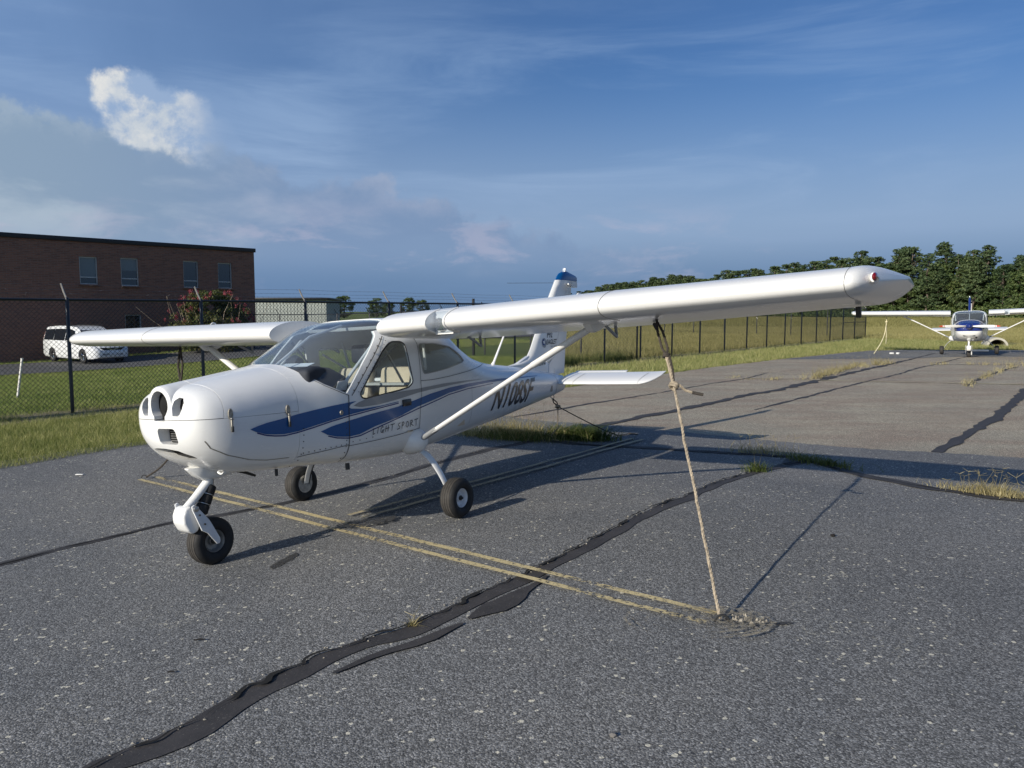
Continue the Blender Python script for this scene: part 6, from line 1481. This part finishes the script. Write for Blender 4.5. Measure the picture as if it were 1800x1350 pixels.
# tall weeds against the fence foot
lawn('fence_weeds', 'taller green weeds growing against the fence behind the tail', ((.5, 6), (21, 27)), 26000, .12, .42, .006, M['weedgreen'], .35, 18, keep=lambda x, y: (np.abs(perp(x, y) - .35) < .5) & (patchy(x, y, .9) > .45))

def tuft(name, label, x, y, n, h, spread, m, lean=.45, cat='weed', group=None, sx=1.0, seed=None, wd=.0022, stalks=0, rot=0):
    r = np.random.default_rng(seed if seed is not None else abs(int(x * 971 + y * 613)) % 9999); a = r.normal(0, spread * sx, n); c = r.normal(0, spread * .5, n)
    px, py = a * math.cos(rot) - c * math.sin(rot), a * math.sin(rot) + c * math.cos(rot)
    V = blades(px, py, h * .35, h, wd, lean, 0.0, 3, False); me = quads_mesh(name, V); t = thing(name, label, cat, gz(x, y, .002), 0, group); link('blades', me, m, t)
    if stalks:
        mb = MB()
        for _ in range(stalks):
            bx, by = r.normal(0, spread * sx * .8), r.normal(0, spread * .3); hh = h * r.uniform(1.0, 1.7); l = r.normal(0, .22, 2); tp = (bx + l[0] * hh, by + l[1] * hh, hh); mb.tube([(bx, by, 0), ((bx + tp[0]) / 2, (by + tp[1]) / 2, hh * .55), tp], [.0022, .0016, .001], 3)
            for _k in range(3): e = r.normal(0, .035, 3); mb.tube([tp, (tp[0] + e[0], tp[1] + e[1], tp[2] + abs(e[2]) * .6)], .0012, 3)
        mb.build('seed_stalks', M['dry'], t, sm=False)
    return t
ANG = math.atan2(-.42, .92)
tuft('grass_tuft', 'largest clump of dry pale grass, growing from the joint under the tail', .02, 10.08, 900, .30, .22, M['dry'], .55, 'weed', None, 1.5, 1, .0026, 26, ANG)
tuft('grass_tuft', 'green grass mixed through the dry clump under the tail', .12, 9.98, 1100, .17, .22, M['weedgreen'], .6, 'weed', None, 1.5, 2, .0028, 0, ANG)
tuft('leafy_weed', 'low bushy green weed right of the dry clump, beside the tail rope', .86, 9.98, 1500, .20, .16, M['weedgreen'], .95, 'weed', None, 1.3, 3, .0045, 0, ANG)
tuft('grass_tuft', 'small dry clump left of the large clump under the fuselage', -.52, 10.3, 320, .14, .12, M['dry'], .8, 'weed', None, 1.4, 4, .0025, 4, ANG)
tuft('grass_tuft', 'dry tuft with tall seed stalks at the crack right of the rope', 2.90, 8.95, 260, .13, .13, M['dry'], .6, 'weed', None, 1.5, 5, .0024, 12, ANG)
tuft('leafy_weed', 'dark green weed in the wing shadow beside the crack junction', 3.32, 8.33, 420, .10, .13, M['weedgreen'], .9, 'weed', None, 1.5, 6, .004, 0, -1.0)
tuft('leafy_weed', 'little green weed on the large crack inside the wing shadow', 2.52, 7.93, 200, .12, .05, M['weedgreen'], .6, 'weed', None, 1.2, 7, .0028, 3)
tuft('grass_tuft', 'dry tuft at the right edge with stalks, first of three along the crack', 4.14, 7.02, 180, .10, .09, M['dry'], .7, 'weed', None, 1.5, 8, .0024, 5, -.9)
tuft('grass_tuft', 'dry tuft at the right edge with the tallest stalks, between two others', 4.30, 6.88, 260, .14, .07, M['dry'], .6, 'weed', None, 1.4, 9, .0024, 9, -.8)
tuft('grass_tuft', 'dry tuft furthest right along the crack, cut by the picture edge', 4.52, 6.72, 220, .11, .08, M['dry'], .65, 'weed', None, 1.5, 10, .0024, 4, -.8)
tuft('weed', 'tiny pale weed growing alone in the big crack in front', -.52, 3.95, 34, .05, .012, M['dry'], 1.1, 'weed', None, 1.0, 11, .0028, 1)
# rows of tufts in the far joints
k = 0
for line, n, h in (([(7.32, 18.91), (9.16, 21.65), (10.72, 23.71), (11.96, 24.9)], 26, .26), ([(13.1, 24.25), (15.2, 24.25), (17.5, 24.35)], 12, .16), ([(10.1, 17.35), (10.6, 18.0)], 3, .26), ([(11.6, 19.3), (12.3, 20.2), (14.2, 22.4), (15.2, 23.4)], 9, .22), ([(15.4, 23.6), (17, 23.9)], 6, .34), ([(5.5, 19.2), (6.6, 18.9)], 4, .10)):
    for x, y in resample(line, n): 
        tuft('grass_tuft', 'dry straw-coloured tuft in a row along a far joint of the old tarmac', x + rng.normal(0, .10), y + rng.normal(0, .10), int(rng.integers(14, 70)), h * rng.uniform(.35, 1.1), .13, M['dry'], .75, 'weed', 'dry tufts along the far joints', 1.5, 20 + k, .0042, 2, .9); k += 1
# litter on the tarmac: twigs, a pebble, a pale scrap
def twig(label, x, y, L, r_, a):
    t = thing('twig', label, 'twig', gz(x, y, .004)); MB().tube([(-L / 2 * math.cos(a), -L / 2 * math.sin(a), r_), (0, .003, r_ * 1.3), (L / 2 * math.cos(a), L / 2 * math.sin(a), r_)], [r_ * .7, r_, r_ * .5], 6).build('stick', M['stick'], t)
twig('longer dark twig lying on the open tarmac in front of the nose wheel', -1.56, 3.77, .055, .005, .25); twig('shorter dark twig lying nearer the camera than the other', -1.55, 3.42, .032, .0045, .1)
def pebble(label, x, y, r_, m):
    t = thing('pebble', label, 'stone', gz(x, y)); mb = MB(); V = []
    for i in range(6):
        for j in range(8): a, e = 6.283 * j / 8, -1.2 + 2.4 * i / 5; k_ = r_ * rng.uniform(.8, 1.15); V.append((k_ * math.cos(a) * math.cos(e) * 1.3, k_ * math.sin(a) * math.cos(e), r_ * .6 + k_ * .7 * math.sin(e)))
    mb.add(V, [(i * 8 + j, i * 8 + (j + 1) % 8, (i + 1) * 8 + (j + 1) % 8, (i + 1) * 8 + j) for i in range(5) for j in range(8)] + [tuple(range(7, -1, -1)), tuple(range(40, 48))]).build('stone', m, t)
pebble('rounded pebble lying alone on the tarmac at lower centre', .392, 2.89, .012, M['pebble']); pebble('dark stone on the tarmac right of the taut rope', 2.35, 5.60, .014, M['stick']); pebble('small grey pebble just right of the rope pit', 1.27, 3.93, .009, M['pebble'])
sc = thing('paper_scrap', 'small white scrap on the tarmac left of the nose', 'litter', gz(-4.35, 7.75, .004)); MB().box((0, 0, .006), (.08, .03, .008)).build('scrap', M['chip'], sc, bevel=.002)
for i, (x, y) in enumerate(((14.72, 30.3), (14.95, 30.25))): c_ = thing('paper_scrap', ('left' if i == 0 else 'right') + ' of two white scraps on the tarmac near the distant pale rope', 'litter', (x, y, .004), group='white scraps'); MB().box((0, 0, .03), (.13, .10, .06), Matrix.Rotation(.6 * i, 3, 'Z')).build('scrap', M['chip'], c_, bevel=.01)
